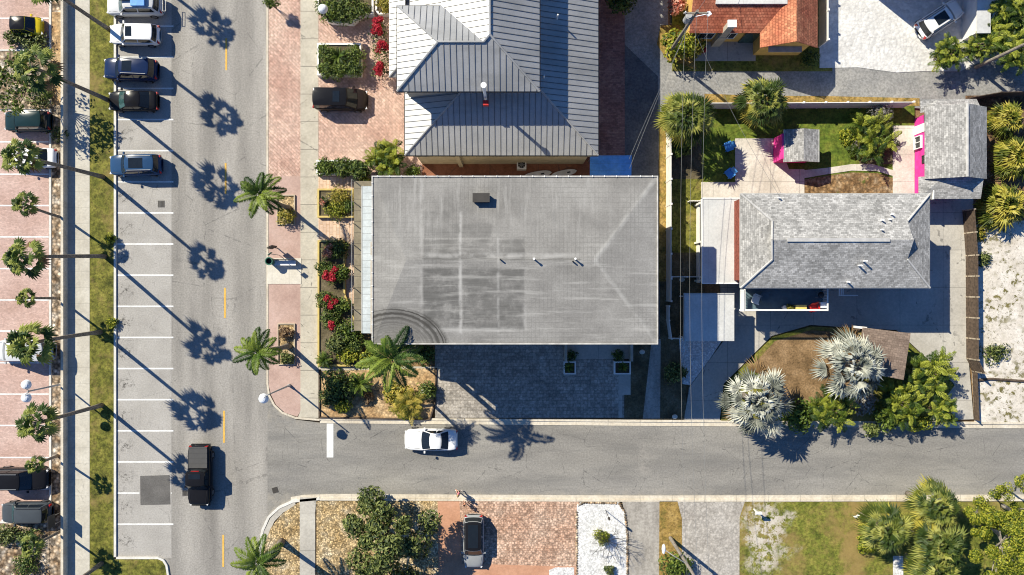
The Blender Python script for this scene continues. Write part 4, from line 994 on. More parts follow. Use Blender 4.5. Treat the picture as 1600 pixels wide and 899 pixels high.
def palm(name, label, base, crown, h, mesh, sc=1.0, tr=.17, group=None, bark='bark_palm', lean=.5, sw=0.0):
    g = G(*base); c = W(crown[0], crown[1], h)
    f = thing(name, label, 'palm tree', g, 0, group)
    b = MB(); P = []; R = []
    for i in range(9):
        t = i / 8; p = g.lerp(Vector((c.x, c.y, 0)), t ** (1 + lean)); P.append(Vector((p.x, p.y, .05 + (h - .05) * t))); R.append(tr * (1.35 - .55 * t ** .4 + .12 * (t > .95)) + sw * max(0, .25 - t))
    b.tube(P, R, 10); b.build('trunk', bark, f, smooth=True)
    o = D.objects.new('crown', mesh); C.objects.link(o); o.parent = f; o.location = P[-1] - g
    o.scale = (sc,) * 3; o.rotation_euler = (0, 0, rnd.uniform(0, 6.28)); return f
WG = 'tall fan palms along the grass verge'
FP = [((168, -88), (43, -200), 10.5, 'tall fan palm of the verge whose crown is beyond the top of the photo'),
      ((172, 47), (62, -28), 10.3, 'tall fan palm rooted in the verge beside the white crossover, crown off the top edge'),
      ((172, 158), (48, 104), 10.5, 'tall fan palm rooted beside the black sedan, crown over the planting island'),
      ((162, 277), (26, 243), 10.5, 'tall fan palm rooted just below the blue crossover, crown over a white car'),
      ((165, 401), (33, 402), 10.4, 'tall fan palm with nearly level trunk crossing the sidewalk at mid picture'),
      ((158, 519), (44, 537), 9.6, 'tall fan palm with bushy crown covering the pale van'),
      ((160, 633), (52, 663), 8.8, 'tall fan palm with loose pale green crown just below the twin lamp'),
      ((160, 880), (32, 975), 9.8, 'tall fan palm at the bottom of the verge, crown beyond the lower edge')]
for i, (b_, c_, h_, lab) in enumerate(FP): palm('fan_palm', lab, b_, c_, h_, FAN(i % 4), (.85, .86, .95, .80, .88, .98, .82, .9)[i], .17, WG, lean=(.5, .7, .4, .8, .25, .6, .45, .5)[i])
SG = 'small fan palms in the rock strip'
for i, (b_, c_, h_, lab) in enumerate([((102, 341), (35, 318), 5.3, 'small thin fan palm leaning over the empty bays in the upper car park'),
        ((93, 466), (38, 466), 4.7, 'small thin fan palm in the rock strip above the pale van'), ((91, 712), (52, 728), 4.0, 'small thin fan palm above the dark car with silver roof rails'),
        ((97, 829), (46, 856), 4.6, 'small fan palm in the lower planting island')]): palm('small_fan_palm', lab, b_, c_, h_, FAN((i + 2) % 4), (.56, .46, .42, .56)[i], .12, SG)
palm('feather_palm', 'feather palm leaning over the street from the upper pebble bed', (452, 326), (406, 303), 6.0, FEATH(0), .88, .17, sw=.3)
palm('feather_palm', 'feather palm with grey trunk leaning over the kerb above the street lamp', (452, 541), (403, 550), 6.4, FEATH(1), .86, .2, sw=.3)
palm('feather_palm', 'feather palm at the bottom edge beside the tan pebble corner', (441, 846), (404, 878), 5.9, FEATH(2), .95, .22, sw=.3)
palm('feather_palm', 'tallest feather palm brushing the stained corner of the grey roof', (654, 543), (612, 560), 10.0, FEATH(3), 1.12, .24, sw=.3)
palm('feather_palm', 'short yellowish feather palm at the right end of the corner bed', (676, 632), (640, 634), 4.3, YAREC(1), .72, .13)
palm('sabal_palm', 'round sabal palm at the alley corner with yellowed lower fronds', (1056, 202), (1075, 181), 4.5, SABAL(0), 1.18, .2)
palm('sabal_palm', 'round sabal palm on the north garden fence', (1169, 177), (1195, 158), 4.3, SABAL(1), 1.08, .2)
palm('silver_palm', 'silver Bismarck palm nearest the street at the curve of the drive', (1158, 616), (1185, 628), 4.3, SILV(0), 1.08, .25)
palm('silver_palm', 'silver Bismarck palm touching the brown roofed shelter', (1297, 560), (1335, 572), 4.4, SILV(1), 1.08, .25)
palm('sabal_palm', 'sabal palm beside the small white sign on the south lawn', (1346, 803), (1387, 829), 4.4, SABAL(2), 1.08, .2)
palm('sabal_palm', 'sabal palm reaching over the south kerb', (1418, 771), (1466, 792), 4.5, SABAL(3), 1.02, .2)
palm('sabal_palm', 'sabal palm below the kerb palm, its crown touching the yellow green tree', (1418, 826), (1472, 852), 5.0, SABAL(1), 1.15, .2)
palm('sabal_palm', 'sabal palm cut by the bottom edge of the photo', (1415, 868), (1465, 893), 4.6, SABAL(0), 1.1, .2)
def clump(name, label, px, py, mesh, sc, h=.1, stem='bark_brown', cat='palm', ah=1.0, n=5, group=None):
    c = W(px, py, ah); f = thing(name, label, cat, (c.x, c.y, h), 0, group)
    b = MB()
    for i in range(n):
        a = i * 2.4; b.tube([(.18 * math.cos(a), .18 * math.sin(a), -.05), (.28 * math.cos(a), .28 * math.sin(a), ah)], .05, 6)
    b.build('stem', stem, f, local=True)
    o = D.objects.new('crown', mesh); C.objects.link(o); o.parent = f; o.location = (0, 0, ah * .8); o.scale = (sc,) * 3; o.rotation_euler = (0, 0, rnd.uniform(0, 6.28)); return f
for px, py, m, sc, lab in [(1457, 585, ARECA(0), 1.05, 'dense clumping palm beside the shelter at the right of the drive island'), (1414, 632, ARECA(1), 1.0, 'bright clumping palm in front of the brown shelter'),
        (1477, 645, ARECA(2), .68, 'smaller lime clumping palm by the right hand kerb of the island'), (1306, 640, ARECA(3), .98, 'green clumping palm between the two silver palms'),
        (1486, 80, ARECA(1), .78, 'clumping palm in front of the white car on the gravel lot'), (1572, 22, ARECA(2), 1.0, 'large clumping palm in the top right corner'), (1592, 78, ARECA(0), .9, 'dark clumping palm cut by the right edge above the alley'), (1532, 72, ARECA(3), .6, 'small clumping palm left of the leaning pole'), (1600, 30, ARECA(3), 1.0, 'dense clumping palm at the extreme top right edge'), (1564, 56, ARECA(1), .8, 'clumping palm between the lean-to and the pole trunk')]:
    clump('clumping_palm', lab, px, py, m, sc * 1.1, ah=2.3, group='clumping palms')
for px, py, sc, lab in [(1578, 186, .85, 'yellow green palm clump nearest the dark fence at right'), (1590, 245, 1.05, 'yellow palm clump at the right edge beside the cottage'), (1572, 322, 1.15, 'golden palm clump at the corner of the sand lot')]:
    clump('yellow_palm', lab, px, py, GOLD(0 if py < 300 else 1), sc * 1.08, ah=1.4, group='yellow palm clumps')
clump('clumping_palm', 'broad green clumping palm in the bed between the lawn and the pale path', 1366, 214, ARECA(3), 1.2, ah=1.2)
clump('cycad', 'spiky agave like plant in the middle of the square planter', 531, 92, CYCAD(1), .62, .6, ah=.5, cat='plant', n=1)
clump('clumping_palm', 'olive feathery palm at the end of the long hedge by the grey roof', 602, 246, ARECA(2), .95, ah=1.4)
clump('cycad', 'small palm in the white box left of the entry steps', 888, 573, CYCAD(2), .34, .45, ah=.2, cat='plant', n=1)
clump('cycad', 'small palm in the white box right of the entry steps', 972, 573, CYCAD(0), .34, .45, ah=.2, cat='plant', n=1)
clump('cycad', 'spiky dark palm in the middle of the corner bed casting a wide shadow', 562, 600, CYCAD(1), .8, .12, ah=.9, cat='plant', n=1)
clump('cycad', 'light green cycad at the lower left corner of the flower bed', 508, 562, CYCAD(3), .55, .3, ah=.5, cat='plant', n=1)
def shrub(label, px, py, r, h, mat, size=.24, n=520, z=.1, name='shrub', cat='shrub', clumps=7, flower=None, nf=0, cr=.5):
    r *= 1.2; n = int(n * 2.3); clumps += 3; r_ = r * S; c = W(px, py, z + h * .6); f = thing(name, label, cat, (c.x, c.y, z))
    sd = rnd.randrange(10 ** 6)
    b = clumpy(r_, h, n, size, sd, clumps, 0, cr); b.build('foliage', mat, f, local=True)
    s_ = MB(); rg_ = random.Random(sd)
    for i in range(4):
        a = i * 1.6 + rg_.random(); s_.tube([(0, 0, -.05), (.3 * r_ * math.cos(a), .3 * r_ * math.sin(a), h * .4), (.55 * r_ * math.cos(a), .55 * r_ * math.sin(a), h * .7)], [.035, .025, .012], 5)
    s_.build('stem', 'bark_brown', f, local=True)
    if flower:
        q = MB(); rg2 = random.Random(sd + 1)
        for i in range(8):
            a = rg2.uniform(0, 6.28); d = r_ * rg2.uniform(0, .65); leaf_cloud(q, (d * math.cos(a), d * math.sin(a), h * rg2.uniform(.8, 1.0)), (r_ * .32, r_ * .32, .2), nf // 6, .16, rg2, 0, .8)
        q.build('blossom', flower, f, local=True)
    return f
SH_ = [
 ('clipped green bush filling the left of the top planter', 516, 14, 20, 1.4, 'leaf_green', .22, 700, .6), ('dark green bush filling the right of the top planter', 548, 14, 26, 1.6, 'leaf_dark', .22, 1000, .6), ('yellow green bush in the small planter corner', 602, 8, 12, 1.0, 'leaf_yellow', .2, 300, .6),
 ('clipped bush at the upper left of the square planter', 510, 84, 14, .9, 'leaf_green', .18, 520, .6), ('clipped bush at the upper right of the square planter', 554, 84, 14, .9, 'leaf_green', .18, 520, .6), ('clipped bush at the lower left of the square planter', 511, 109, 14, .9, 'leaf_green', .18, 520, .6), ('clipped bush at the lower middle of the square planter', 530, 112, 12, .8, 'leaf_green', .18, 420, .6), ('clipped bush at the lower right of the square planter', 554, 109, 14, .9, 'leaf_dark', .18, 520, .6),
 ('round hedge bush at the sidewalk end of the long hedge', 508, 262, 15, 1.1, 'leaf_green', .2, 520, .5), ('dark hedge bush in the middle of the long hedge', 536, 262, 15, 1.2, 'leaf_dark', .24, 520, .5), ('hedge bush at the building end of the long hedge', 562, 264, 15, 1.2, 'leaf_dark', .26, 500, .5), ('low lime bush tucked against the grey roof edge', 572, 284, 11, .9, 'leaf_lime', .18, 300, .1), ('low green bush at the corner of the side yard', 645, 270, 12, .8, 'leaf_green', .2, 300, .1),
 ('yellow green groundcover at the upper half of the small flower bed', 530, 308, 15, .5, 'leaf_yellow', .17, 420, .35), ('green groundcover at the lower half of the small flower bed', 526, 328, 16, .5, 'leaf_lime', .17, 450, .35), ('bushy green plant at the right of the small flower bed', 546, 322, 10, .6, 'leaf_green', .17, 260, .35),
 ('dark bush at the top of the long flower bed', 530, 390, 17, .8, 'leaf_dark', .2, 460, .3), ('green bush at the left edge of the long flower bed', 507, 420, 12, .8, 'leaf_dark', .2, 360, .3), ('green bush at the right edge of the long flower bed', 535, 428, 12, .9, 'leaf_green', .2, 360, .3), ('bush low on the left of the long flower bed', 507, 468, 13, .9, 'leaf_dark', .2, 380, .3), ('bush right of the lower red blossoms', 535, 478, 13, .9, 'leaf_green', .2, 380, .3), ('green bush at the middle of the long bed', 516, 500, 15, .9, 'leaf_dark', .2, 420, .3), ('spreading green bush at the lower right of the long bed', 547, 518, 17, 1.0, 'leaf_green', .24, 460, .3), ('pale green bush at the lower middle of the long bed', 528, 538, 16, .9, 'leaf_olive', .28, 380, .3), ('lime plant at the lower end of the long bed', 545, 556, 14, .7, 'leaf_lime', .26, 300, .3), ('dark bush between the long bed and the stained roof corner', 556, 538, 12, 1.0, 'leaf_dark', .24, 300, .2),
 ('dark broad bush at the left of the corner bed', 530, 603, 24, 1.3, 'leaf_dark', .3, 620, .12), ('olive bush at the lower left of the corner bed', 516, 622, 15, 1.0, 'leaf_olive', .28, 360, .12), ('pale green fern like bush low in the corner bed', 536, 634, 13, .8, 'leaf_lime', .26, 280, .12), ('yellow croton bush at the right of the corner bed', 622, 620, 20, 1.5, 'leaf_yellow', .32, 620, .12), ('green and yellow bush at the bottom of the corner bed', 636, 640, 16, 1.1, 'leaf_lime', .3, 420, .12), ('dark bush by the driveway end of the corner bed', 668, 612, 14, 1.1, 'leaf_dark', .24, 380, .12), ('low brown bromeliad on the tan mulch', 575, 622, 8, .5, 'leaf_dry', .26, 150, .12), ('bush under the big palm by the stained roof corner', 664, 556, 15, 1.2, 'leaf_dark', .26, 400, .12), ('yellow green bush under the left fronds of the big palm', 576, 560, 13, 1.2, 'leaf_lime', .26, 320, .12),
 ('dry tan grass tuft in the lower pebble bed', 447, 520, 10, .6, 'leaf_dry', .3, 200, .14), ('spotted yellow bush at the foot of the upper feather palm', 447, 338, 13, .9, 'leaf_yellow', .2, 360, .14), ('low olive bush at the foot of the lower feather palm', 448, 560, 10, .6, 'leaf_olive', .22, 220, .14), ('small green tree top at the top edge by the kerb', 424, 4, 9, 2.4, 'leaf_green', .2, 260, .1),
 ('dark bush against the left entry wall', 893, 556, 8, .8, 'leaf_dark', .18, 220, .12), ('dark bush against the right entry wall', 966, 556, 9, .8, 'leaf_dark', .18, 240, .12), ('green bush in the shaded strip by the concrete drive', 1056, 583, 16, 1.3, 'leaf_olive', .26, 460, .1), ('glossy white flowering bush beside the vinyl fence', 1065, 230, 18, 1.6, 'leaf_green', .3, 420, .1),
 ('yellow variegated tree bush left of the tile roofed house', 1064, 70, 26, 2.4, 'leaf_lime', .34, 520, .1), ('variegated shrub with pale leaves at the utility pole', 1085, 72, 16, 2.0, 'leaf_yellow', .3, 300, .1), ('low green bush below the garage of the tile roofed house', 1266, 92, 13, 1.0, 'leaf_dark', .26, 280, .1), ('dark foliage mass at the top of the brick lane', 970, 2, 20, 2.6, 'leaf_dark', .3, 500, .1),
 ('bright lime bush on the lawn beside the clumping palm', 1327, 213, 14, .9, 'leaf_lime', .22, 420, .1), ('greyish low bush between lime bush and clumping palm', 1340, 226, 10, .6, 'leaf_grey', .2, 220, .1), ('dark green bush at the foot of the street side silver palm', 1250, 650, 24, 1.6, 'leaf_green', .34, 520, .14), ('white green bush hanging over the kerb among the island palms', 1363, 672, 11, 1.0, 'leaf_olive', .3, 240, .14), ('grey green bush below the second silver palm', 1350, 630, 18, 1.2, 'leaf_grey', .3, 300, .14), ('green bush between clumping palms at the island kerb', 1388, 655, 18, 1.4, 'leaf_green', .3, 420, .14), ('bush right of the shelter corner near the drive', 1438, 660, 16, 1.2, 'leaf_lime', .3, 340, .14),
 ('brown and green weeds in the sand lot', 1558, 552, 17, .35, 'leaf_olive', .25, 260, .1), ('straw coloured weeds along the brown fence', 1530, 366, 12, .4, 'leaf_yellow', .25, 200, .1), ('low weeds by the middle of the brown fence', 1538, 405, 11, .4, 'leaf_olive', .22, 180, .1),
 ('green ball shaped shrub on the white gravel bed', 941, 840, 12, 1.1, 'leaf_lime', .14, 700, .13), ('low green plant at the bottom of the white gravel bed', 952, 892, 8, .7, 'leaf_olive', .2, 180, .13), ('dark green bush under the street light pole', 1060, 888, 22, 1.6, 'leaf_green', .26, 620, .13), ('lime bush under the left sabal of the south lawn', 1356, 852, 15, 1.0, 'leaf_lime', .26, 360, .13),
 ('low green shrub at the top of the upper planting island', 50, 66, 20, .8, 'leaf_olive', .26, 300, .1), ('olive shrub beside the yellow car', 22, 58, 14, .8, 'leaf_olive', .26, 220, .1), ('low dark shrub in the middle of the upper planting island', 62, 150, 22, .8, 'leaf_olive', .26, 260, .1), ('low grey green shrub in the rock strip by the dark green car', 92, 210, 14, .5, 'leaf_olive', .22, 160, .1),
 ('low bush in the left corner of the lower planting island', 8, 838, 18, .8, 'leaf_olive', .24, 360, .1), ('dark low bush below the grey parked car', 46, 842, 18, .7, 'leaf_dark', .22, 360, .1), ('dark green bush at the bottom left of the lower planting island', 40, 884, 20, .8, 'leaf_dark', .22, 420, .1),
 ('grass clump among the verge below the trunks', 175, 505, 8, .4, 'leaf_lime', .24, 120, .1), ('grass clump on the verge near the kerb at mid picture', 172, 374, 8, .4, 'leaf_lime', .24, 120, .1)]
for q in SH_: shrub(q[0], q[1], q[2], q[3], q[4], q[5], q[6], q[7], q[8])
for px, py, lab in ((519, 430, 'upper magenta red flowering bush of the long bed'), (519, 474, 'middle pair of red flowering bushes in the long bed'), (521, 506, 'lowest red flowering bush in the long bed')):
    shrub(lab, px, py, 13 if py < 500 else 9, 1.0, 'leaf_green', .2, 260, .3, 'flowering_shrub', 'shrub', 5, 'flower_red', 800 if py < 500 else 420)
shrub('coral pink flowering plants at the top of the long bed', 512, 392, 12, .8, 'leaf_dark', .18, 160, .3, 'flowering_shrub', 'shrub', 5, 'flower_coral', 420)
shrub('coral flowered plant at the left rim of the small flower bed', 506, 316, 7, .6, 'leaf_dark', .18, 110, .35, 'flowering_shrub', 'shrub', 4, 'flower_coral', 60)
for px, py, r, lab in ((592, 44, 14, 'upper red bougainvillea against the ribbed skirt roof'), (596, 75, 15, 'middle red bougainvillea against the house wall'), (595, 105, 15, 'lower red bougainvillea by the house corner')):
    shrub(lab, px, py, r, 1.6, 'leaf_dark', .22, 150, .1, 'bougainvillea', 'shrub', 5, 'flower_red', 900)
shrub('red leaved bush behind the tile roofed house wall', 1058, 8, 13, 2.2, 'flower_coral', .3, 240, .1)
shrub('red potted flower by the patio of the tile roofed house', 1099, 78, 5, .9, 'flower_red', .2, 90, .1)
def tree(name, label, base, crown, h, r, n, size, mat, seed, bark='bark_brown', clumps=14, flat=.55, spread=.66, cr=.36, limb=8, tr=.16):
    g = G(*base); c = W(crown[0], crown[1], h) - g; f = thing(name, label, 'tree', g); rng = random.Random(seed)
    t = MB(); t.tube([(0, 0, 0), (c.x * .25, c.y * .25, h * .3), (c.x * .6, c.y * .6, h * .55)], [tr * 1.3, tr, tr * .75], 8)
    b = MB()
    for i in range(clumps):
        a = i * 2.39996 + rng.uniform(-.5, .5); d = r * math.sqrt((i + .4) / clumps) * spread * rng.uniform(.75, 1.3); q = r * cr * rng.uniform(.65, 1.25)
        p = Vector((c.x + d * math.cos(a), c.y + d * math.sin(a), h + (r - d) * flat * .5 + rng.uniform(-.3, .3) - d * .25))
        leaf_cloud(b, p, (q, q, q * .62), n // clumps, size, rng, .3)
        if i < limb * 2: m_ = Vector((c.x * .6, c.y * .6, h * .55)); t.tube([m_, m_.lerp(p, .5) + Vector((0, 0, -.2)), p], [tr * .5, tr * .3, tr * .1], 5)
    t.build('trunk', bark, f, local=True); b.build('crown', mat, f, local=True); return f
tree('broadleaf_tree', 'dark broad leaved tree on tan pebbles left of the terracotta drive', (608, 812), (604, 848), 3.8, 4.25, 8500, .36, 'leaf_olive', 5, clumps=22, flat=.9, spread=.82, cr=.25)
tree('broadleaf_tree', 'leafy tree beyond the top edge shading the upper end of the dark alley', (960, -42), (985, -72), 4.2, 2.6, 1800, .4, 'leaf_dark', 41, clumps=12)
tree('small_tree', 'small leafy sapling at the kerb above the broad leaved tree', (578, 790), (578, 783), 1.7, 1.35, 800, .3, 'leaf_olive', 8, clumps=8, tr=.06)
tree('feathery_tree', 'largest yellow green feathery tree in the bottom right corner', (1550, 824), (1582, 866), 5.0, 3.3, 14000, .19, 'leaf_lime', 9, 'bark_pale', 22, .6, .92, .26)
tree('feathery_tree', 'smaller yellow green feathery tree between the kerb and the corner tree', (1516, 796), (1538, 815), 3.6, 1.9, 5200, .19, 'leaf_lime', 19, 'bark_pale', 10, .5, .85, .3)
tree('feathery_tree', 'yellow green feathery tree low at the right edge below the side street', (1566, 790), (1594, 806), 3.8, 1.5, 3600, .19, 'leaf_lime', 29, 'bark_pale', 8, .5, .85, .3)
tree('feathery_tree', 'lime topped slim tree reaching over the south kerb at the right', (1545, 770), (1562, 766), 4.5, 1.25, 1600, .15, 'leaf_lime', 12, 'bark_pale', 6, tr=.08)
tree('feathery_tree', 'lime tree cut by the right edge over the side street', (1578, 768), (1600, 756), 5.0, 1.1, 1200, .15, 'leaf_lime', 14, 'bark_pale', 6, tr=.08)
tree('broadleaf_tree', 'loose green tree over the planting island beside the dark green car', (64, 140), (22, 126), 4.4, 2.7, 800, .36, 'leaf_green', 21, clumps=16, spread=.85, cr=.28, tr=.12)
def bare_tree(name, label, px, py, r, h, seed, mat='bark_pale', z=.13, n=9, twig=.012):
    g = G(px, py, z); f = thing(name, label, 'tree', g); rng = random.Random(seed); b = MB()
    b.tube([(0, 0, 0), (0, 0, h * .3)], [.06, .05], 6)
    def grow(p, d, L, rad, k):
        e = p + d * L; b.tube([p, p.lerp(e, .5) + Vector((rng.uniform(-.04, .04), rng.uniform(-.04, .04), .02)), e], [rad, rad * .8, rad * .6], 5)
        if k > 0:
            for _ in range(3 if k > 1 else 2):
                q = (d + Vector((rng.gauss(0, .5), rng.gauss(0, .5), rng.gauss(.05, .3)))).normalized(); grow(e, q, L * .68, rad * .6, k - 1)
    for i in range(n):
        a = i * 2 * math.pi / n + rng.uniform(-.3, .3); grow(Vector((0, 0, h * .3)), Vector((math.cos(a), math.sin(a), .75)).normalized(), r * .52, .035, 3)
    b.build('trunk', mat, f, local=True); return f
bare_tree('bare_tree', 'leafless branching shrub tree on the white gravel bed', 948, 840, 1.75, 2.3, 3, 'iron_dark')
shrub('bare grey twiggy bush against the north garden fence', 1377, 176, 17, 1.6, 'leaf_grey', .16, 420, .1)

# ---------------------------------------------------------------- vehicles
def interp(tab, x):
    for (a, u), (c, v) in zip(tab, tab[1:]):
        if x <= c: return u + (v - u) * (x - a) / (c - a)
    return tab[-1][1]
KIND = dict(  # deck heights / cabin (rear base, front base, rear roof, front roof) as fractions of the length, belt and roof half width
    suv=dict(deck=[(-.5, .42), (-.49, .58), (-.46, .60), (.22, .60), (.40, .54), (.48, .46), (.5, .36)], cab=(-.475, .25, -.425, .11), rw=.76),
    sedan=dict(deck=[(-.5, .45), (-.48, .62), (-.42, .66), (.2, .63), (.40, .54), (.48, .46), (.5, .36)], cab=(-.38, .26, -.20, .08), rw=.74),
    coupe=dict(deck=[(-.5, .48), (-.48, .66), (-.40, .70), (.1, .66), (.40, .60), (.48, .52), (.5, .42)], cab=(-.36, .18, -.19, .0), rw=.70),
    van=dict(deck=[(-.5, .40), (-.49, .55), (.30, .55), (.42, .48), (.48, .40), (.5, .32)], cab=(-.485, .33, -.455, .16), rw=.80),
    micro=dict(deck=[(-.5, .42), (-.48, .56), (.25, .58), (.42, .52), (.48, .44), (.5, .36)], cab=(-.45, .33, -.36, .12), rw=.74),
    pickup=dict(deck=[(-.5, .42), (-.49, .60), (-.12, .60), (.2, .61), (.44, .58), (.49, .50), (.5, .40)], cab=(-.12, .23, -.10, .13), rw=.84))
XS = [-.5, -.492, -.475, -.44, -.37, -.25, -.1, .05, .2, .3, .38, .44, .475, .492, .5]
WF = [.58, .73, .84, .93, .985, 1, 1, 1, 1, .985, .955, .885, .77, .63, .46]
def car(name, label, px, py, ang, L, Wd, Ht, kind, paint, cat='car', roofpaint=None, sunroof=None, rails=None, glass='glass_dark', ah=.7, group=None, boxy=0.0):
    K = KIND[kind]; c = W(px, py, ah)
    f = thing(name, label, cat, (c.x, c.y, .02), 0, group)
    hw = Wd / 2; b = MB(); rings = []
    for xf, wf in zip(XS, WF):
        wf = wf + (1 - wf) * boxy * .75
        w = hw * wf; zd = interp(K['deck'], xf) * Ht; zb = .24 + .12 * (abs(xf) > .47)
        rings.append([(xf * L, -w * .9, zb), (xf * L, -w, zb + .18), (xf * L, -w * .995, max(zb + .2, zd * .78)), (xf * L, -w * .95, zd - .035), (xf * L, -w * .86, zd), (xf * L, -w * .45, zd + .025), (xf * L, 0, zd + .03),
                      (xf * L, w * .45, zd + .025), (xf * L, w * .86, zd), (xf * L, w * .95, zd - .035), (xf * L, w * .995, max(zb + .2, zd * .78)), (xf * L, w, zb + .18), (xf * L, w * .9, zb)])
    n = 13; vs = [p for r in rings for p in r]; fs = []
    for i in range(len(rings) - 1):
        for j in range(n): fs.append([i * n + j, (i + 1) * n + j, (i + 1) * n + (j + 1) % n, i * n + (j + 1) % n])
    fs.append(list(range(n))[::-1]); fs.append([(len(rings) - 1) * n + j for j in range(n)])
    b.add(vs, fs); bd = b.build('body', paint, f, local=True, smooth=True)
    # hood and tailgate seams: darker thin lines
    s_ = MB(); rb, fb, rr, fr = [q * L for q in K['cab']]
    def decky(x): return interp(K['deck'], x / L) * Ht + .034
    xh = fb + .10
    for sg in (-1, 1): s_.add([(xh, sg * hw * .8, decky(xh)), (L * .44, sg * hw * .7, decky(L * .44)), (L * .44, sg * (hw * .7 - .018), decky(L * .44)), (xh, sg * (hw * .8 - .018), decky(xh))], [[0, 1, 2, 3] if sg > 0 else [3, 2, 1, 0]])
    s_.build('hood_seam', 'plastic_black', bd, local=True)
    # cabin
    zb = interp(K['deck'], 0) * Ht; wb = hw * .90; wt = hw * K['rw']; zt = Ht - .05
    bow = .09 * L / 4.6
    def ring(xr, xf, w, z, bw):
        return [Vector(q) for q in ((xf - bw, -w, z), (xf, -w * .55, z), (xf + bw * .3, 0, z), (xf, w * .55, z), (xf - bw, w, z), (xr + bw, w, z), (xr, w * .55, z), (xr - bw * .2, 0, z), (xr, -w * .55, z), (xr + bw, -w, z))]
    R0 = ring(rb, fb, wb, zb - .02, bow); R1 = ring(rr, fr, wt, zt, bow); R2 = ring(rr + .16, fr - .16, wt * .82, Ht, bow)
    cb = MB(); k = 10
    cb.add(R0 + R1, [[j, (j + 1) % k, k + (j + 1) % k, k + j] for j in range(k)])
    cab = cb.build('cabin', paint, f, local=True)
    rp = MB(); rp.add(R1 + R2 + [Vector(((rr + fr) / 2, 0, Ht + .015))], [[j, (j + 1) % k, k + (j + 1) % k, k + j] for j in range(k)] + [[k + j, k + (j + 1) % k, 2 * k] for j in range(k)])
    roof = rp.build('roof', roofpaint or paint, f, local=True, smooth=True)
    cen = Vector(((rb + fb) / 2, 0, zb + .3))
    def patch(a, c2, a1, c1, t0, t1, u0, u1, mb, off=.014):
        def P(u, t): return a.lerp(c2, u).lerp(a1.lerp(c1, u), t)
        q = [P(u0, t0), P(u1, t0), P(u1, t1), P(u0, t1)]; nn = (q[1] - q[0]).cross(q[3] - q[0]).normalized()
        if nn.dot(q[0] - cen) < 0: nn = -nn; q = q[::-1]
        mb.quad(*[p + nn * off for p in q])
    g = MB()
    for i, (u0, u1) in ((0, (.12, 1)), (1, (0, 1)), (2, (0, 1)), (3, (0, .88))): patch(R0[i], R0[i + 1], R1[i], R1[i + 1], .06, .93, u0, u1, g)
    g.build('windscreen', glass, cab, local=True)
    g = MB()
    for i, (u0, u1) in ((5, (.15, 1)), (6, (0, 1)), (7, (0, 1)), (8, (0, .85))): patch(R0[i], R0[i + 1], R1[i], R1[i + 1], .12, .9, u0, u1, g)
    g.build('rear_window', 'glass_dark', cab, local=True)
    for i in (4, 9):
        for u0, u1 in (((.04, .46), (.50, .93)) if kind != 'coupe' else ((.05, .55), (.6, .88))):
            g = MB(); j = (i + 1) % k; patch(R0[i], R0[j], R1[i], R1[j], .12, .9, *((u0, u1) if i == 4 else (1 - u1, 1 - u0)), g); g.build('side_window', 'glass_dark', cab, local=True)
    if sunroof:
        u0, u1 = sunroof; g = MB(); a = rr + (fr - rr) * u0; c2 = rr + (fr - rr) * u1; g.box(a, c2, -wt * .62, wt * .62, Ht - .02, Ht + .022); g.build('sunroof', 'glass_dark', roof, local=True)
    if rails:
        for sg in (-1, 1):
            g = MB(); g.tube([(rr + .15, sg * wt * .88, Ht + .03), (fr - .2, sg * wt * .88, Ht + .03)], .028, 6); g.build('roof_rail', rails, roof, local=True)
    for sx in (-.31, .31):
        for sg in (-1, 1):
            tm = MB(); y0 = sg * (hw - .22); y1 = sg * (hw + .015); tm.tube([(sx * L, y0, .34), (sx * L, y1, .34)], .34, 16); t_ = tm.build('wheel', 'rubber', f, local=True)
            tm = MB(); tm.tube([(sx * L, y1, .34), (sx * L, y1 + sg * .012, .34)], .21, 12); tm.build('rim', 'rim_alloy', t_, local=True)
    zl = interp(K['deck'], .475) * Ht; zr_ = interp(K['deck'], -.485) * Ht
    for sg in (-1, 1):
        g = MB(); g.cbox((.468 * L, sg * hw * .66, zl - .15), .16, .34, .13, -sg * .45); g.build('headlight', 'lamp_clear', f, local=True)
        g = MB(); g.cbox((-.484 * L, sg * hw * .72, zr_ - .26), .10, .26, .26, sg * .3); g.build('tail_light', 'lamp_red', f, local=True)
        g = MB(); g.cbox((fb - .32, sg * (hw + .07), zb + .02), .14, .2, .13); g.build('mirror', paint, f, local=True)
    f.rotation_euler = (0, 0, math.radians(ang)); return f
LFT, RGT, DWN = 180, 0, -90
car('parked_car', 'small yellow car with black roof in the top bay of the left car park', 41.5, 41, RGT - 1, 2.75, 1.62, 1.5, 'micro', 'paint_car_yellow', roofpaint='paint_black', boxy=.3)
wag = car('parked_car', 'pale silver station wagon with loaded roof at the top of the street bays', 211, 8, LFT, 5.0, 1.9, 1.8, 'suv', 'paint_silver', rails='trim_grey', boxy=.5, glass='glass_tint')
car('parked_car', 'white crossover with black rear glass parked below the loaded wagon', 210, 54, LFT - 1, 4.5, 1.85, 1.5, 'suv', 'paint_car_white', sunroof=(.72, .95))
car('parked_car', 'dark navy off-roader with sunroof in the street bays', 205, 109, LFT - 2, 4.8, 1.95, 1.8, 'suv', 'paint_navy', sunroof=(.55, .88), rails='trim_grey', boxy=.3)
car('parked_car', 'black sedan with pale rear deck parked below the navy off-roader', 208, 158, LFT, 4.45, 1.8, 1.45, 'sedan', 'paint_black', glass='glass_tint')
car('parked_car', 'blue crossover with black sunroof standing alone in the street bays', 212, 258, LFT + 1, 4.65, 1.9, 1.62, 'suv', 'paint_blue', sunroof=(.35, .85), rails='trim_grey')
car('parked_car', 'dark green off-roader dappled by leaf shade in the left car park', 44, 190, LFT, 4.1, 1.8, 1.75, 'suv', 'paint_teal', boxy=.4)
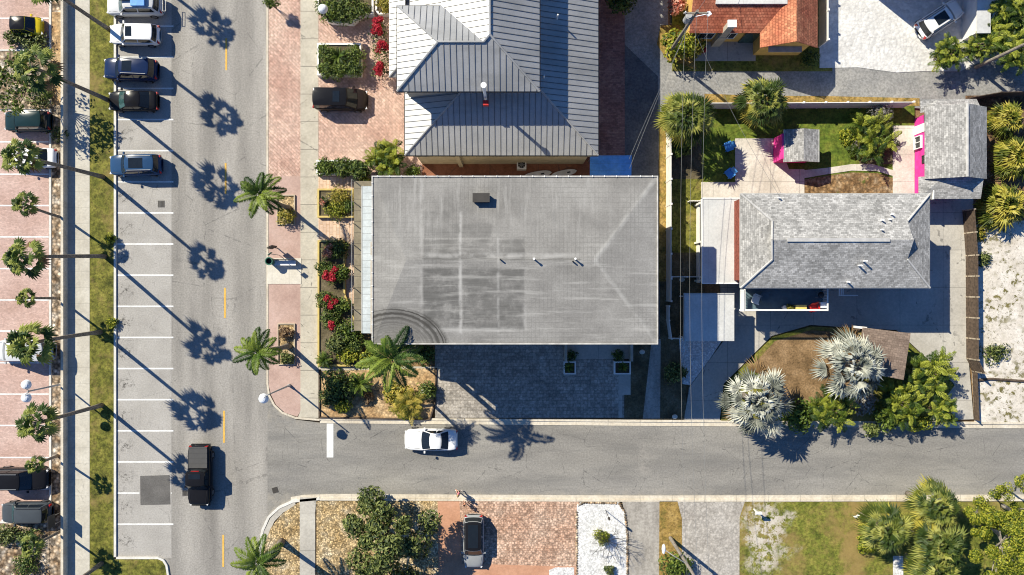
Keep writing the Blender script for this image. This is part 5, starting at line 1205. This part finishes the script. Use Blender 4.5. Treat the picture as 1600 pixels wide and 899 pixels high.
car('parked_car', 'white sedan half hidden under a fan palm crown in the left car park', 50, 247, LFT, 4.4, 1.8, 1.45, 'sedan', 'paint_car_white')
car('parked_van', 'pale grey van almost covered by a bushy fan palm crown', 40, 548, LFT, 5.2, 1.95, 2.1, 'van', 'paint_silver', 'van')
car('parked_car', 'black off-roader with silver roof rack bars at the left edge', 34, 748, RGT, 4.9, 1.95, 1.85, 'suv', 'paint_black', rails='steel_grey', boxy=.3, glass='glass_dark')
car('parked_car', 'dark slate estate car in the lowest bay of the left car park', 42, 801, LFT, 4.5, 1.85, 1.65, 'suv', 'paint_slate', glass='glass_tint', rails='metal_dark')
tr = car('pickup_truck', 'black pickup truck with grey bed cover driving down the main street', 313, 742, DWN, 5.4, 1.95, 1.85, 'pickup', 'paint_black', 'pickup truck', sunroof=(.15, .5), boxy=.55)
v = MB(); v.box(-2.6, -.72, -.82, .82, 1.13, 1.18)
for i in range(4): v.box(-2.5 + i * .45, -2.46 + i * .45, -.8, .8, 1.182, 1.2)
v.build('bed_cover', 'paint_tonneau', tr, local=True)
for sg in (-1, 1):
    for sx in (-.31, .31): v = MB(); v.box(sx * 5.4 - .5, sx * 5.4 + .5, sg * .93 - .12, sg * .93 + .12, .68, .82); v.build('wheel_arch', 'plastic_black', tr, local=True)
v = MB(); v.box(-.62, -.57, -.35, .35, 1.70, 1.76); v.build('brake_light', 'lamp_red', tr, local=True)
v = MB(); v.box(-2.74, -2.66, -.85, .85, .45, .65); v.box(2.62, 2.8, -.8, .8, .45, .62); v.build('bumper', 'plastic_black', tr, local=True)
car('parked_van', 'dark brown minivan parked on the brick forecourt by the square planter', 532, 156, RGT - 1, 4.85, 1.95, 1.78, 'van', 'paint_brown', 'minivan', roofpaint='paint_black', sunroof=(.6, .8))
car('moving_car', 'white muscle coupe driving on the side street', 673.5, 687, LFT, 4.75, 1.95, 1.42, 'coupe', 'paint_car_white')
car('parked_car', 'light grey hatchback with black panoramic roof on the terracotta drive', 740, 846, DWN, 4.75, 1.85, 1.6, 'suv', 'paint_car_grey', roofpaint='paint_black', sunroof=(.1, .9))
car('parked_car', 'white crossover standing at an angle on the white gravel lot', 1468, 30, 33, 4.4, 1.85, 1.6, 'suv', 'paint_car_white', sunroof=(.35, .85), rails='metal_dark')
# load on the wagon roof
c = Vector(wag.location)
v = MB(); v.box(c.x + .35, c.x + 1.55, c.y - .62, c.y + .62, 1.88, 2.12); tag(v.build('cargo_bag', 'tarp_blue'), 'blue covered load strapped on the silver wagon roof', 'cargo bag')
v = MB(); v.box(c.x - .75, c.x + .25, c.y - .1, c.y + .6, 1.88, 1.92)
for a in (-.75, .2): v.box(c.x + a, c.x + a + .05, c.y - .1, c.y + .6, 1.921, 2.08)
for a in (-.1, .55): v.box(c.x - .70, c.x + .2, c.y + a, c.y + a + .05, 1.922, 2.07)
tag(v.build('cargo_basket', 'iron_dark'), 'open basket tray on the front of the silver wagon roof', 'basket')
v = MB(); x_ = c.x + 2.75
v.tube([(c.x + 2.45, c.y - .1, .7), (x_, c.y - .1, .75), (x_, c.y - .1, 1.25)], .03, 6); v.tube([(x_, c.y - .75, 1.2), (x_, c.y + .55, 1.2)], .03, 6); v.tube([(x_ + .25, c.y - .75, 1.2), (x_ + .25, c.y + .55, 1.2)], .025, 6)
for a in (-.75, .55): v.tube([(x_, c.y + a, 1.2), (x_ + .25, c.y + a, 1.2)], .025, 6)
tag(v.build('bike_rack', 'steel_grey'), 'empty metal bicycle rack behind the silver wagon', 'bike rack')

# ---------------------------------------------------------------- street furniture
def lamp(label, base, heads, h, armmat='trim_grey'):
    g = G(*base); f = thing('street_lamp', label, 'street lamp', g)
    v = MB(); v.tube([(0, 0, 0), (0, 0, h)], [.09, .055], 10); v.cyl((0, 0, 0), .16, .5, 12, .12); v.build('pole', armmat, f, local=True)
    for hx, hy in heads:
        v = MB(); v.tube([(0, 0, h - .3), (hx * .5, hy * .5, h + .1), (hx, hy, h)], .03, 6); v.build('arm', armmat, f, local=True)
        v = MB(); v.cyl((hx, hy, h - .28), .42, .16, 20, .36); v.ell((hx, hy, h - .12), (.36, .36, .22), 20, 8); hd = v.build('lamp_shade', 'lamp_white', f, local=True, smooth=False)
        v = MB(); v.cyl((hx, hy, h - .42), .16, .13, 12); v.build('bulb_housing', 'lamp_clear', hd, local=True)
    return f
lamp('street lamp with one white dome over the corner of the side street', (453, 602), [(-.45, -.35)], 5.6)
lamp('twin headed street lamp with two white domes in the rock strip', (99, 600), [(-.25, .55), (-.25, -.55)], 4.6)
lamp('street lamp at the top planter with its dome out over the forecourt', (518, 38), [(.1, .1)], 3.4, 'metal_dark')
# utility poles and wires
def pole(label, base, h, lean=(0, 0), arms=True, xf=False, light=None):
    g = G(*base); f = thing('utility_pole', label, 'utility pole', g)
    top = Vector((lean[0], lean[1], h)); v = MB(); v.tube([(0, 0, 0), top], [.17, .11], 10); v.build('pole', 'wood_pole', f, local=True)
    if arms:
        v = MB(); v.box(-.95, .95, -.06, .06, h - .5, h - .36); v.build('cross_arm', 'wood_pole', f, local=True)
        for a in (-.85, 0, .85): v = MB(); v.cyl((a, 0, h - .36), .05, .18, 8); v.build('insulator', 'lamp_white', f, local=True)
    if xf:
        v = MB(); v.cyl((-.38, .0, h - 1.9), .27, .95, 16); v.cyl((-.38, 0, h - .95), .2, .08, 12); v.build('transformer', 'trim_grey', f, local=True)
        v = MB(); v.tube([(0, 0, h - 1.2), (1.1, .1, h - .8)], .035, 6); v.cbox((1.1, .1, h - .9), .35, .3, .12, .6); v.build('arm_light', 'lamp_white', f, local=True)
    if light:
        v = MB(); v.tube([(0, 0, light[2] - .5), (light[0] * .6, light[1] * .6, light[2]), (light[0], light[1], light[2])], .035, 6); v.build('lamp_arm', 'trim_grey', f, local=True)
        v = MB(); v.ell((light[0], light[1], light[2]), (.16, .42, .12), 12, 6); v.build('lamp_head', 'lamp_white', f, local=True)
    return f
pA = (1043, 87); pB = (1047, 840)
pole('wooden utility pole with grey transformer beside the tile roofed house', pA, 10.0, xf=True)
pole('wooden utility pole with street light by the grey paver drive at the bottom', pB, 9.5, light=(-2.0, 1.4, 6.4))
pole('tall leaning utility pole at the right end of the alley', (1524, 106), 9.6)
def wire(label, a, c, sag, r=.012):
    v = MB(); a = Vector(a); c = Vector(c); v.tube([a.lerp(c, t / 24) - Vector((0, 0, sag * 4 * (t / 24) * (1 - t / 24))) for t in range(25)], r, 5); tag(v.build('power_line', 'wire_black'), label, 'power line', 'overhead power lines')
ga = G(*pA); gb = G(*pB)
for dx, z, sg_, lab in ((-.85, 9.8, 1.9, 'west most overhead line above the dark planting strip'), (0, 9.8, 2.3, 'middle overhead line above the carport edge'), (.85, 9.8, 1.9, 'east most overhead line over the flat carport roof')):
    wire(lab, (ga.x + dx, ga.y, z), (gb.x + dx, gb.y, z - .4), sg_)
p = G(945, 268); wire('service line crossing the dark alley to the blue tarp', (ga.x, ga.y, 8.6), (p.x + 1.2, p.y, 5.8), .8)
p = W(985, 262, 4); wire('second pale service line across the dark alley', (ga.x, ga.y, 8.2), (p.x, p.y, 3.6), .9, .015)
p = W(1215, 305, 5.8); wire('service line from the transformer pole to the shingled house', (ga.x, ga.y, 8.0), (p.x, p.y, 6.0), .8)
p = W(1127, 42, 5.0); wire('service line from the pole to the tile roof', (ga.x, ga.y, 8.2), (G(1130, -40).x, G(0, -40).y, 6.0), .5)
q = G(1524, 106); wire('upper line running off the right edge above the alley', (q.x, q.y, 9.3), (q.x + 14, q.y + 3, 9.0), .4); wire('lower line running off the right edge above the alley', (q.x, q.y, 8.6), (q.x + 14, q.y + 2, 8.4), .5)
# bus stop group
g = G(427, 409); f = thing('litter_bin', 'round green litter bin with open top on the pale bus pad', 'litter bin', (g.x, g.y, .14))
v = MB(); v.tube([(0, 0, 0), (0, 0, .95)], [.27, .33], 20, False); v.tube([(0, 0, .02), (0, 0, .06)], .26, 16); v.build('drum', 'plastic_green', f, local=True)
v = MB(); P = [(.31 * math.cos(a * math.pi / 10), .31 * math.sin(a * math.pi / 10), .97) for a in range(21)]; v.tube(P, .06, 6); v.build('rim', 'plastic_green', f, local=True)
v = MB(); v.tube([(0, 0, .3), (0, 0, .62)], .25, 16); v.build('liner', 'plastic_black', f, local=True)
g = G(449, 411.5); f = thing('bench', 'white topped bench beside the green litter bin', 'bench', (g.x, g.y, .14))
v = MB(); v.box(-.95, .95, -.22, .22, .42, .47); v.build('seat', 'trim_white', f, local=True)
v = MB(); v.box(-.95, .95, .28, .33, .55, .95); v.build('backrest', 'plastic_black', f, local=True)
for a in (-.8, .8):
    v = MB(); v.box(a - .04, a + .04, -.2, .3, 0, .415); v.box(a - .04, a + .04, .24, .275, .42, .9); v.build('leg', 'iron_dark', f, local=True)
g = G(434, 388); f = thing('information_post', 'dark narrow upright sign board on the pink walk above the bench', 'sign', (g.x, g.y, .09))
v = MB(); v.tube([(0, 0, 0), (0, 0, 2.1)], .05, 8); v.build('post', 'iron_dark', f, local=True)
v = MB(); v.cbox((0, 0, .75), .5, .08, 1.35, .5); v.build('board', 'iron_dark', f, local=True)
g = G(437, 399); f = thing('stop_pole', 'thin bus stop pole with small plate beside the bench', 'sign', (g.x, g.y, .09))
v = MB(); v.tube([(0, 0, 0), (0, 0, 2.7)], .028, 8); v.build('pole', 'steel_grey', f, local=True)
v = MB(); v.cbox((0, 0, 2.2), .4, .02, .45, .7); v.build('plate', 'plastic_green', f, local=True)
def grate(label, px, py, w, h, ang=0):
    g = G(px, py); f = thing('storm_drain', label, 'drain', (g.x, g.y, .004)); v = MB(); v.cbox((0, 0, 0), w, h, .012); v.build('frame', 'road_patch', f, local=True)
    v = MB()
    for i in range(5): v.cbox((-w * .36 + i * w * .18, 0, .013), w * .07, h * .8, .012)
    v.build('bars', 'iron_dark', f, local=True)
grate('square storm drain in the fourth empty street bay', 252, 319, .62, .62); grate('storm drain beside the pickup truck', 290, 771, .6, .5)
v = MB(); g = G(430, 766); v.cbox((g.x, g.y, .003), .5, .5, .02, .3); tag(v.build('manhole_cover', 'iron_dark'), 'dark square cover in the asphalt at the lower street corner', 'manhole cover')
# sign behind low wall at the lower left
g = G(98, 806); f = thing('sign', 'small dark sign board behind the low wall near the slate estate car', 'sign', (g.x, g.y, .08))
v = MB(); v.box(-.03, .03, -.55, .55, 1.0, 1.9); v.build('board', 'plastic_black', f, local=True)
for a in (-.4, .4): v = MB(); v.cyl((0, a, 0), .03, 1.0, 6); v.build('post', 'steel_grey', f, local=True)
# mailboxes and small things
g = G(1177, 795); f = thing('mailbox', 'white mailbox on a post at the edge of the grey paver drive', 'mailbox', (g.x, g.y, .13))
v = MB(); v.box(-.05, .05, -.05, .05, 0, 1.05); v.build('post', 'vinyl_white', f, local=True)
v = MB(); P = [(-.28, .12 * math.cos(a * math.pi / 6), 1.18 + .12 * math.sin(a * math.pi / 6)) for a in range(7)]
v.tube([(-.28, -.0, 1.18), (.28, 0, 1.18)], .14, 12); v.box(-.28, .28, -.14, .14, 1.05, 1.18); v.build('box', 'vinyl_white', f, local=True)
g = G(1333, 803); f = thing('yard_sign', 'small white yard sign on the south lawn beside the left sabal palm', 'sign', (g.x, g.y, .13))
v = MB(); v.cbox((0, 0, .35), .5, .03, .4, .4); v.build('board', 'vinyl_white', f, local=True)
for a in (-.2, .2): v = MB(); v.cyl((a * .92, a * .39, 0), .015, .8, 6); v.build('stake', 'steel_grey', f, local=True)
g = G(946, 797); f = thing('garden_lamp', 'thin garden lamp post with dark head on the white gravel bed', 'lamp', (g.x, g.y, .13))
v = MB(); v.cyl((0, 0, 0), .03, 2.1, 8); v.build('post', 'iron_dark', f, local=True); v = MB(); v.cyl((0, 0, 2.1), .12, .35, 8, .08); v.build('head', 'iron_dark', f, local=True)
b = MB()
for pts in ([(901, 800), (901, 899)], [(903, 789), (912, 785), (966, 786)], [(968, 787), (976, 800), (980, 835), (980, 899)]):
    for (xa, ya), (xb, yb) in zip(pts, pts[1:]):
        n = int(math.hypot(xb - xa, yb - ya) / 4) + 1
        for i in range(n):
            p = G(xa + (xb - xa) * i / n, ya + (yb - ya) * i / n); b.ell((p.x, p.y, .14), (.11 + .05 * rnd.random(), .09 + .05 * rnd.random(), .08), 7, 5)
tag(b.build('stone_edging', 'rock_mulch'), 'row of small stones edging the white gravel bed', 'edging')
# side yard objects
g = W(815, 257.5, .8); f = thing('air_conditioner', 'white air conditioner with round black fan against the cream wall', 'air conditioner', (g.x, g.y, .1))
v = MB(); v.box(-.42, .42, -.42, .42, 0, .8); v.build('casing', 'trim_white', f, local=True)
v = MB(); v.cyl((0, 0, .8), .33, .03, 20); v.build('fan_grille', 'plastic_black', f, local=True)
v = MB()
for i in range(4): v.cbox((0, 0, .832), .6, .05, .01, i * math.pi / 4)
v.build('fan_blade', 'steel_grey', f, local=True)
def board(label, px, py, L, w, az):
    g = W(px, py, .4); v = MB(); n = 14; top = []
    for i in range(n + 1):
        t = -1 + 2 * i / n; top.append((t * L / 2, w / 2 * max(0, 1 - abs(t) ** 2.6) ** .6, .04 * t * t))
    ring_ = top + [(x, -y, z) for x, y, z in reversed(top[1:-1])]; m = len(ring_); M = Matrix.Rotation(az, 3, 'Z')
    vs = [M @ Vector(p) + Vector((g.x, g.y, .38)) for p in ring_] + [M @ Vector((p[0], p[1], p[2] - .07)) + Vector((g.x, g.y, .38)) for p in ring_]
    v.add(vs, [list(range(m)), list(range(m, 2 * m))[::-1]] + [[i, m + i, m + (i + 1) % m, (i + 1) % m] for i in range(m)])
    f = thing('surfboard', label, 'surfboard', (g.x, g.y, .1)); v.build('deck', 'surfboard', f)
    s_ = MB(); s_.cbox((g.x + .45 * math.cos(az), g.y + .45 * math.sin(az), .43), .3, .12, .012, az); s_.build('traction_pad', 'plastic_black', f)
    for a in (-.6, .6): s_ = MB(); s_.cbox((g.x + a * math.cos(az), g.y + a * math.sin(az), .1), .08, .5, .2, az); s_.build('stand', 'wood_dark', f)
board('left of the two pale surfboards lying in the narrow clay yard', 840, 273, 2.6, .6, .16); board('right of the two pale surfboards, nearer the blue canopy', 881, 271, 2.4, .58, .2)
f = thing('canopy', 'bright blue tarp canopy at the corner of the grey roofs', 'canopy', W(954, 260, 0))
a = W(922, 243, 2.6); c = W(987, 277, 2.6); v = MB(); v.add([(a.x, a.y, 2.5), (c.x, a.y, 2.6), (c.x, c.y, 2.45), (a.x, c.y, 2.4), ((a.x + c.x) / 2, (a.y + c.y) / 2, 2.55)] + [(a.x, a.y, 2.46), (c.x, a.y, 2.56), (c.x, c.y, 2.41), (a.x, c.y, 2.36)], [[4, 1, 0], [4, 2, 1], [4, 3, 2], [4, 0, 3], [5, 6, 7, 8], [0, 1, 6, 5], [1, 2, 7, 6], [2, 3, 8, 7], [3, 0, 5, 8]]); v.build('tarp', 'tarp_blue', f)
for x_ in (a.x + .1, c.x - .1):
    for y_ in (a.y - .1, c.y + .1): v = MB(); v.tube([(x_, y_, .05), (x_, y_, 2.4)], .04, 6); v.build('post', 'steel_grey', f)
# lawn chairs
def lawn_chair(name, label, px, py, rz, mat, z=.09, cat='chair', ah=.4, h0=0):
    g = W(px, py, ah + h0); f = thing(name, label, cat, (g.x, g.y, z + h0))
    v = MB(); v.box(-.3, .3, -.28, .28, .34, .4); v.build('seat', mat, f, local=True)
    v = MB(); v.add([(-.3, .28, .38), (.3, .28, .38), (.3, .5, .92), (-.3, .5, .92), (-.3, .32, .36), (.3, .32, .36), (.3, .54, .9), (-.3, .54, .9)], [[0, 1, 2, 3], [7, 6, 5, 4], [3, 2, 6, 7], [0, 3, 7, 4], [1, 5, 6, 2], [0, 4, 5, 1]]); v.build('backrest', mat, f, local=True)
    for sx in (-1, 1):
        v = MB(); v.box(sx * .36 - .06, sx * .36 + .06, -.3, .36, .56, .6); v.build('armrest', mat, f, local=True)
        for sy in (-.24, .24): v = MB(); v.box(sx * .3 - .03, sx * .3 + .03, sy - .03, sy + .03, 0, .335); v.build('leg', mat, f, local=True)
    f.rotation_euler = (0, 0, rz); return f
lawn_chair('lawn_chair', 'upper of the two blue lawn chairs in palm shade', 1137, 230, -1.2, 'plastic_blue'); lawn_chair('lawn_chair', 'lower blue lawn chair nearer the flat porch', 1139, 272, -.9, 'plastic_blue')
lawn_chair('deck_chair', 'white framed lounge chair at the left end of the balcony', 1182, 468, 1.2, 'vinyl_white', 0, h0=2.7); lawn_chair('deck_chair', 'slate coloured chair near the lounge chair on the balcony', 1196, 464, 1.5, 'fabric_slate', 0, h0=2.7); lawn_chair('deck_chair', 'small red chair beside the yellow table on the balcony', 1272, 482, .2, 'plastic_red', 0, h0=2.7)
def table(name, label, px, py, lx, ly, h, mat, h0=2.7, cat='table'):
    g = W(px, py, h + h0); f = thing(name, label, cat, (g.x, g.y, h0))
    v = MB(); v.box(-lx / 2, lx / 2, -ly / 2, ly / 2, h - .05, h); v.build('tabletop', mat, f, local=True)
    for sx in (-1, 1):
        for sy in (-1, 1): v = MB(); v.box(sx * (lx / 2 - .08) - .03, sx * (lx / 2 - .08) + .03, sy * (ly / 2 - .06) - .03, sy * (ly / 2 - .06) + .03, 0, h - .055); v.build('leg', mat, f, local=True)
table('side_table', 'pale yellow side table on the balcony', 1252, 480.5, .95, .42, .55, 'yellow_box'); table('side_table', 'white top table in the right corner of the balcony', 1287, 477, .5, .5, .7, 'lamp_white')
g = W(1284, 461, 3.6); f = thing('kettle_grill', 'black round kettle grill at the right end of the balcony', 'grill', (g.x, g.y, 2.7))
v = MB(); v.ell((0, 0, .78), (.26, .26, .2), 14, 8); v.build('bowl', 'plastic_black', f, local=True)
for i in range(3): v = MB(); v.tube([(.15 * math.cos(i * 2.1), .15 * math.sin(i * 2.1), .65), (.3 * math.cos(i * 2.1), .3 * math.sin(i * 2.1), 0)], .015, 6); v.build('leg', 'steel_grey', f, local=True)
shrub('potted yellow green plant beside the yellow table on the balcony', 1235, 481, 5, .6, 'leaf_yellow', .18, 110, 2.75)
g = W(1226, 481, 3.0); v = MB(); v.cyl((g.x, g.y, 2.7), .17, .35, 12, .2); tag(v.build('flower_pot', 'wall_white'), 'white pot left of the yellow plant on the balcony', 'pot')
# lot at the top right
f = thing('shed', 'pale flat roofed lean-to beside the palms at the top right', 'shed', G(1534, 20))
v = MB(); a = W(1527, 0, 2.3); c = W(1548, 52, 2.3); v.box(a.x, c.x, c.y, a.y + 4, 2.2, 2.3); v.build('roof', 'roof_flat_white', f); v = MB(); v.box(a.x + .15, c.x - .15, c.y + .15, a.y + 3.8, .05, 2.19); v.build('wall', 'wall_white', f)
f = thing('neighbour_house', 'pale house just beyond the top edge whose shadow lies on the white gravel', 'house', G(1420, -60))
v = MB(); v.prism(GP(rect(1353, -130, 1496, -14)), 0, 5.2); v.build('wall', 'wall_white', f); v = MB(); v.prism(GP(rect(1347, -136, 1502, -9)), 5.2, 5.45); v.build('roof', 'roof_flat_white', f)
# stepping slab by the garden shelter etc.
for (px, py, lab) in ((1065, 437, 'small white stone in the shaded side strip'), (1054, 651, 'pale stone by the kerb in the dark strip'), (1003, 550, 'flat round stone on the dark dirt strip')):
    g = G(px, py); v = MB(); v.ell((g.x, g.y, .12), (.26, .22, .09), 10, 6); tag(v.build('stone', 'concrete_pad'), lab, 'stone')
f = thing('tree_light', 'white ring topped bollard light in the corner bed', 'lamp', W(661, 613, 0)); v = MB(); g = W(661, 613, .9)
v.cyl((g.x, g.y, .1), .07, .75, 10); v.build('post', 'trim_white', f); v = MB(); v.tube([(g.x + .2 * math.cos(a * math.pi / 8), g.y + .2 * math.sin(a * math.pi / 8), .9) for a in range(17)], .05, 6); v.build('ring', 'trim_white', f)

# ---------------------------------------------------------------- people
def person(label, base, az, h, top, low, hair, seed):
    g = G(*base, .12); f = thing('person', label, 'person', g, 0)
    k = h / 1.75
    def skin(name, verts, edges, mat, sub=1, parent=f):
        me = D.meshes.new(name); me.from_pydata([tuple(Vector(v[:3]) * k) for v in verts], edges, []); o = D.objects.new(name, me); C.objects.link(o); o.parent = parent
        m = o.modifiers.new('skin', 'SKIN'); m.use_smooth_shade = True
        for i, v in enumerate(verts):
            d = me.skin_vertices[0].data[i]; r = v[3] * k; d.radius = (r, r); d.use_root = (i == 0)
        s = o.modifiers.new('sub', 'SUBSURF'); s.levels = sub; s.render_levels = sub
        me.materials.append(MATS[mat]); return o
    # x forward, y left; mid stride
    V = [(0, 0, .95, .12), (0, 0, 1.12, .115), (.02, 0, 1.32, .13), (.03, 0, 1.45, .075), (.04, 0, 1.53, .055), (.06, 0, 1.62, .09), (.06, 0, 1.70, .075),
         (0, .1, .88, .085), (.16, .1, .5, .06), (.22, .1, .12, .04), (.34, .1, .05, .035),
         (0, -.1, .88, .085), (.02, -.1, .5, .06), (-.26, -.1, .16, .04), (-.16, -.1, .06, .035),
         (.02, .19, 1.40, .055), (-.08, .24, 1.14, .042), (.02, .26, .92, .032), (.06, .26, .85, .034),
         (.02, -.19, 1.40, .055), (.06, -.24, 1.14, .042), (.26, -.25, 1.0, .032), (.33, -.25, .97, .034)]
    Ed = [(0, 1), (1, 2), (2, 3), (3, 4), (4, 5), (5, 6), (0, 7), (7, 8), (8, 9), (9, 10), (0, 11), (11, 12), (12, 13), (13, 14), (2, 15), (15, 16), (16, 17), (17, 18), (2, 19), (19, 20), (20, 21), (21, 22)]
    for hv, dx, dz in ((18, .5, -.8), (22, .95, -.2)):
        hx, hy, hz, _ = V[hv]
        for j, (oy, ln) in enumerate(((-.025, .07), (-.009, .085), (.009, .08), (.025, .062))):
            n = len(V); V += [(hx + dx * ln * .5, hy + oy * .9, hz + dz * ln * .5, .0095), (hx + dx * ln + .012, hy + oy, hz + dz * ln, .008)]; Ed += [(hv, n), (n, n + 1)]
        n = len(V); V += [(hx + .035, hy - .045 * (1 if hy > 0 else -1), hz + .0, .010), (hx + .07, hy - .05 * (1 if hy > 0 else -1), hz - .01, .0085)]; Ed += [(hv, n), (n, n + 1)]
    n = len(V); V += [(.155, 0, 1.615, .014)]; Ed += [(5, n)]
    body = skin('body', V, Ed, 'skin')
    skin('shirt', [(0, 0, 1.0, .14), (.0, 0, 1.15, .135), (.02, 0, 1.32, .15), (.025, 0, 1.43, .1), (.02, .19, 1.41, .07), (-.03, .22, 1.27, .06), (.02, -.19, 1.41, .07), (.04, -.22, 1.27, .06)], [(0, 1), (1, 2), (2, 3), (2, 4), (4, 5), (2, 6), (6, 7)], top)
    skin('shorts', [(0, 0, .98, .145), (0, .1, .86, .105), (.10, .1, .62, .095), (0, -.1, .86, .105), (.015, -.1, .62, .095)], [(0, 1), (1, 2), (0, 3), (3, 4)], low)
    q = MB(); q.ell((.035 * k, 0, 1.67 * k), (.115 * k, .1 * k, .1 * k), 12, 8); q.ell((-.05 * k, 0, 1.6 * k), (.05 * k, .08 * k, .1 * k), 10, 6); q.build('hair', hair, f, local=True, smooth=True)
    for sg in (-1, 1): q = MB(); q.ell((.145 * k, sg * .035 * k, 1.635 * k), (.012, .014, .01), 8, 6); q.build('eye', 'cloth_dark', f, local=True)
    for sg, x in ((1, .27), (-1, -.22)): q = MB(); q.ell((x * k, sg * .1 * k, .05 * k if sg > 0 else .09 * k), (.14 * k, .05 * k, .05 * k), 10, 6); q.build('shoe', 'cloth_pale', f, local=True, smooth=True)
    f.rotation_euler = (0, 0, math.radians(az)); return f
person('taller person in pink top and dark shorts walking on the kerb above the grey car', (718, 766), 160, 1.72, 'cloth_pink', 'cloth_dark', 'hair_blond', 1)
person('smaller person in orange top walking on the terracotta just behind the taller one', (727, 783), 150, 1.3, 'cloth_orange', 'cloth_dark', 'hair_dark', 2)
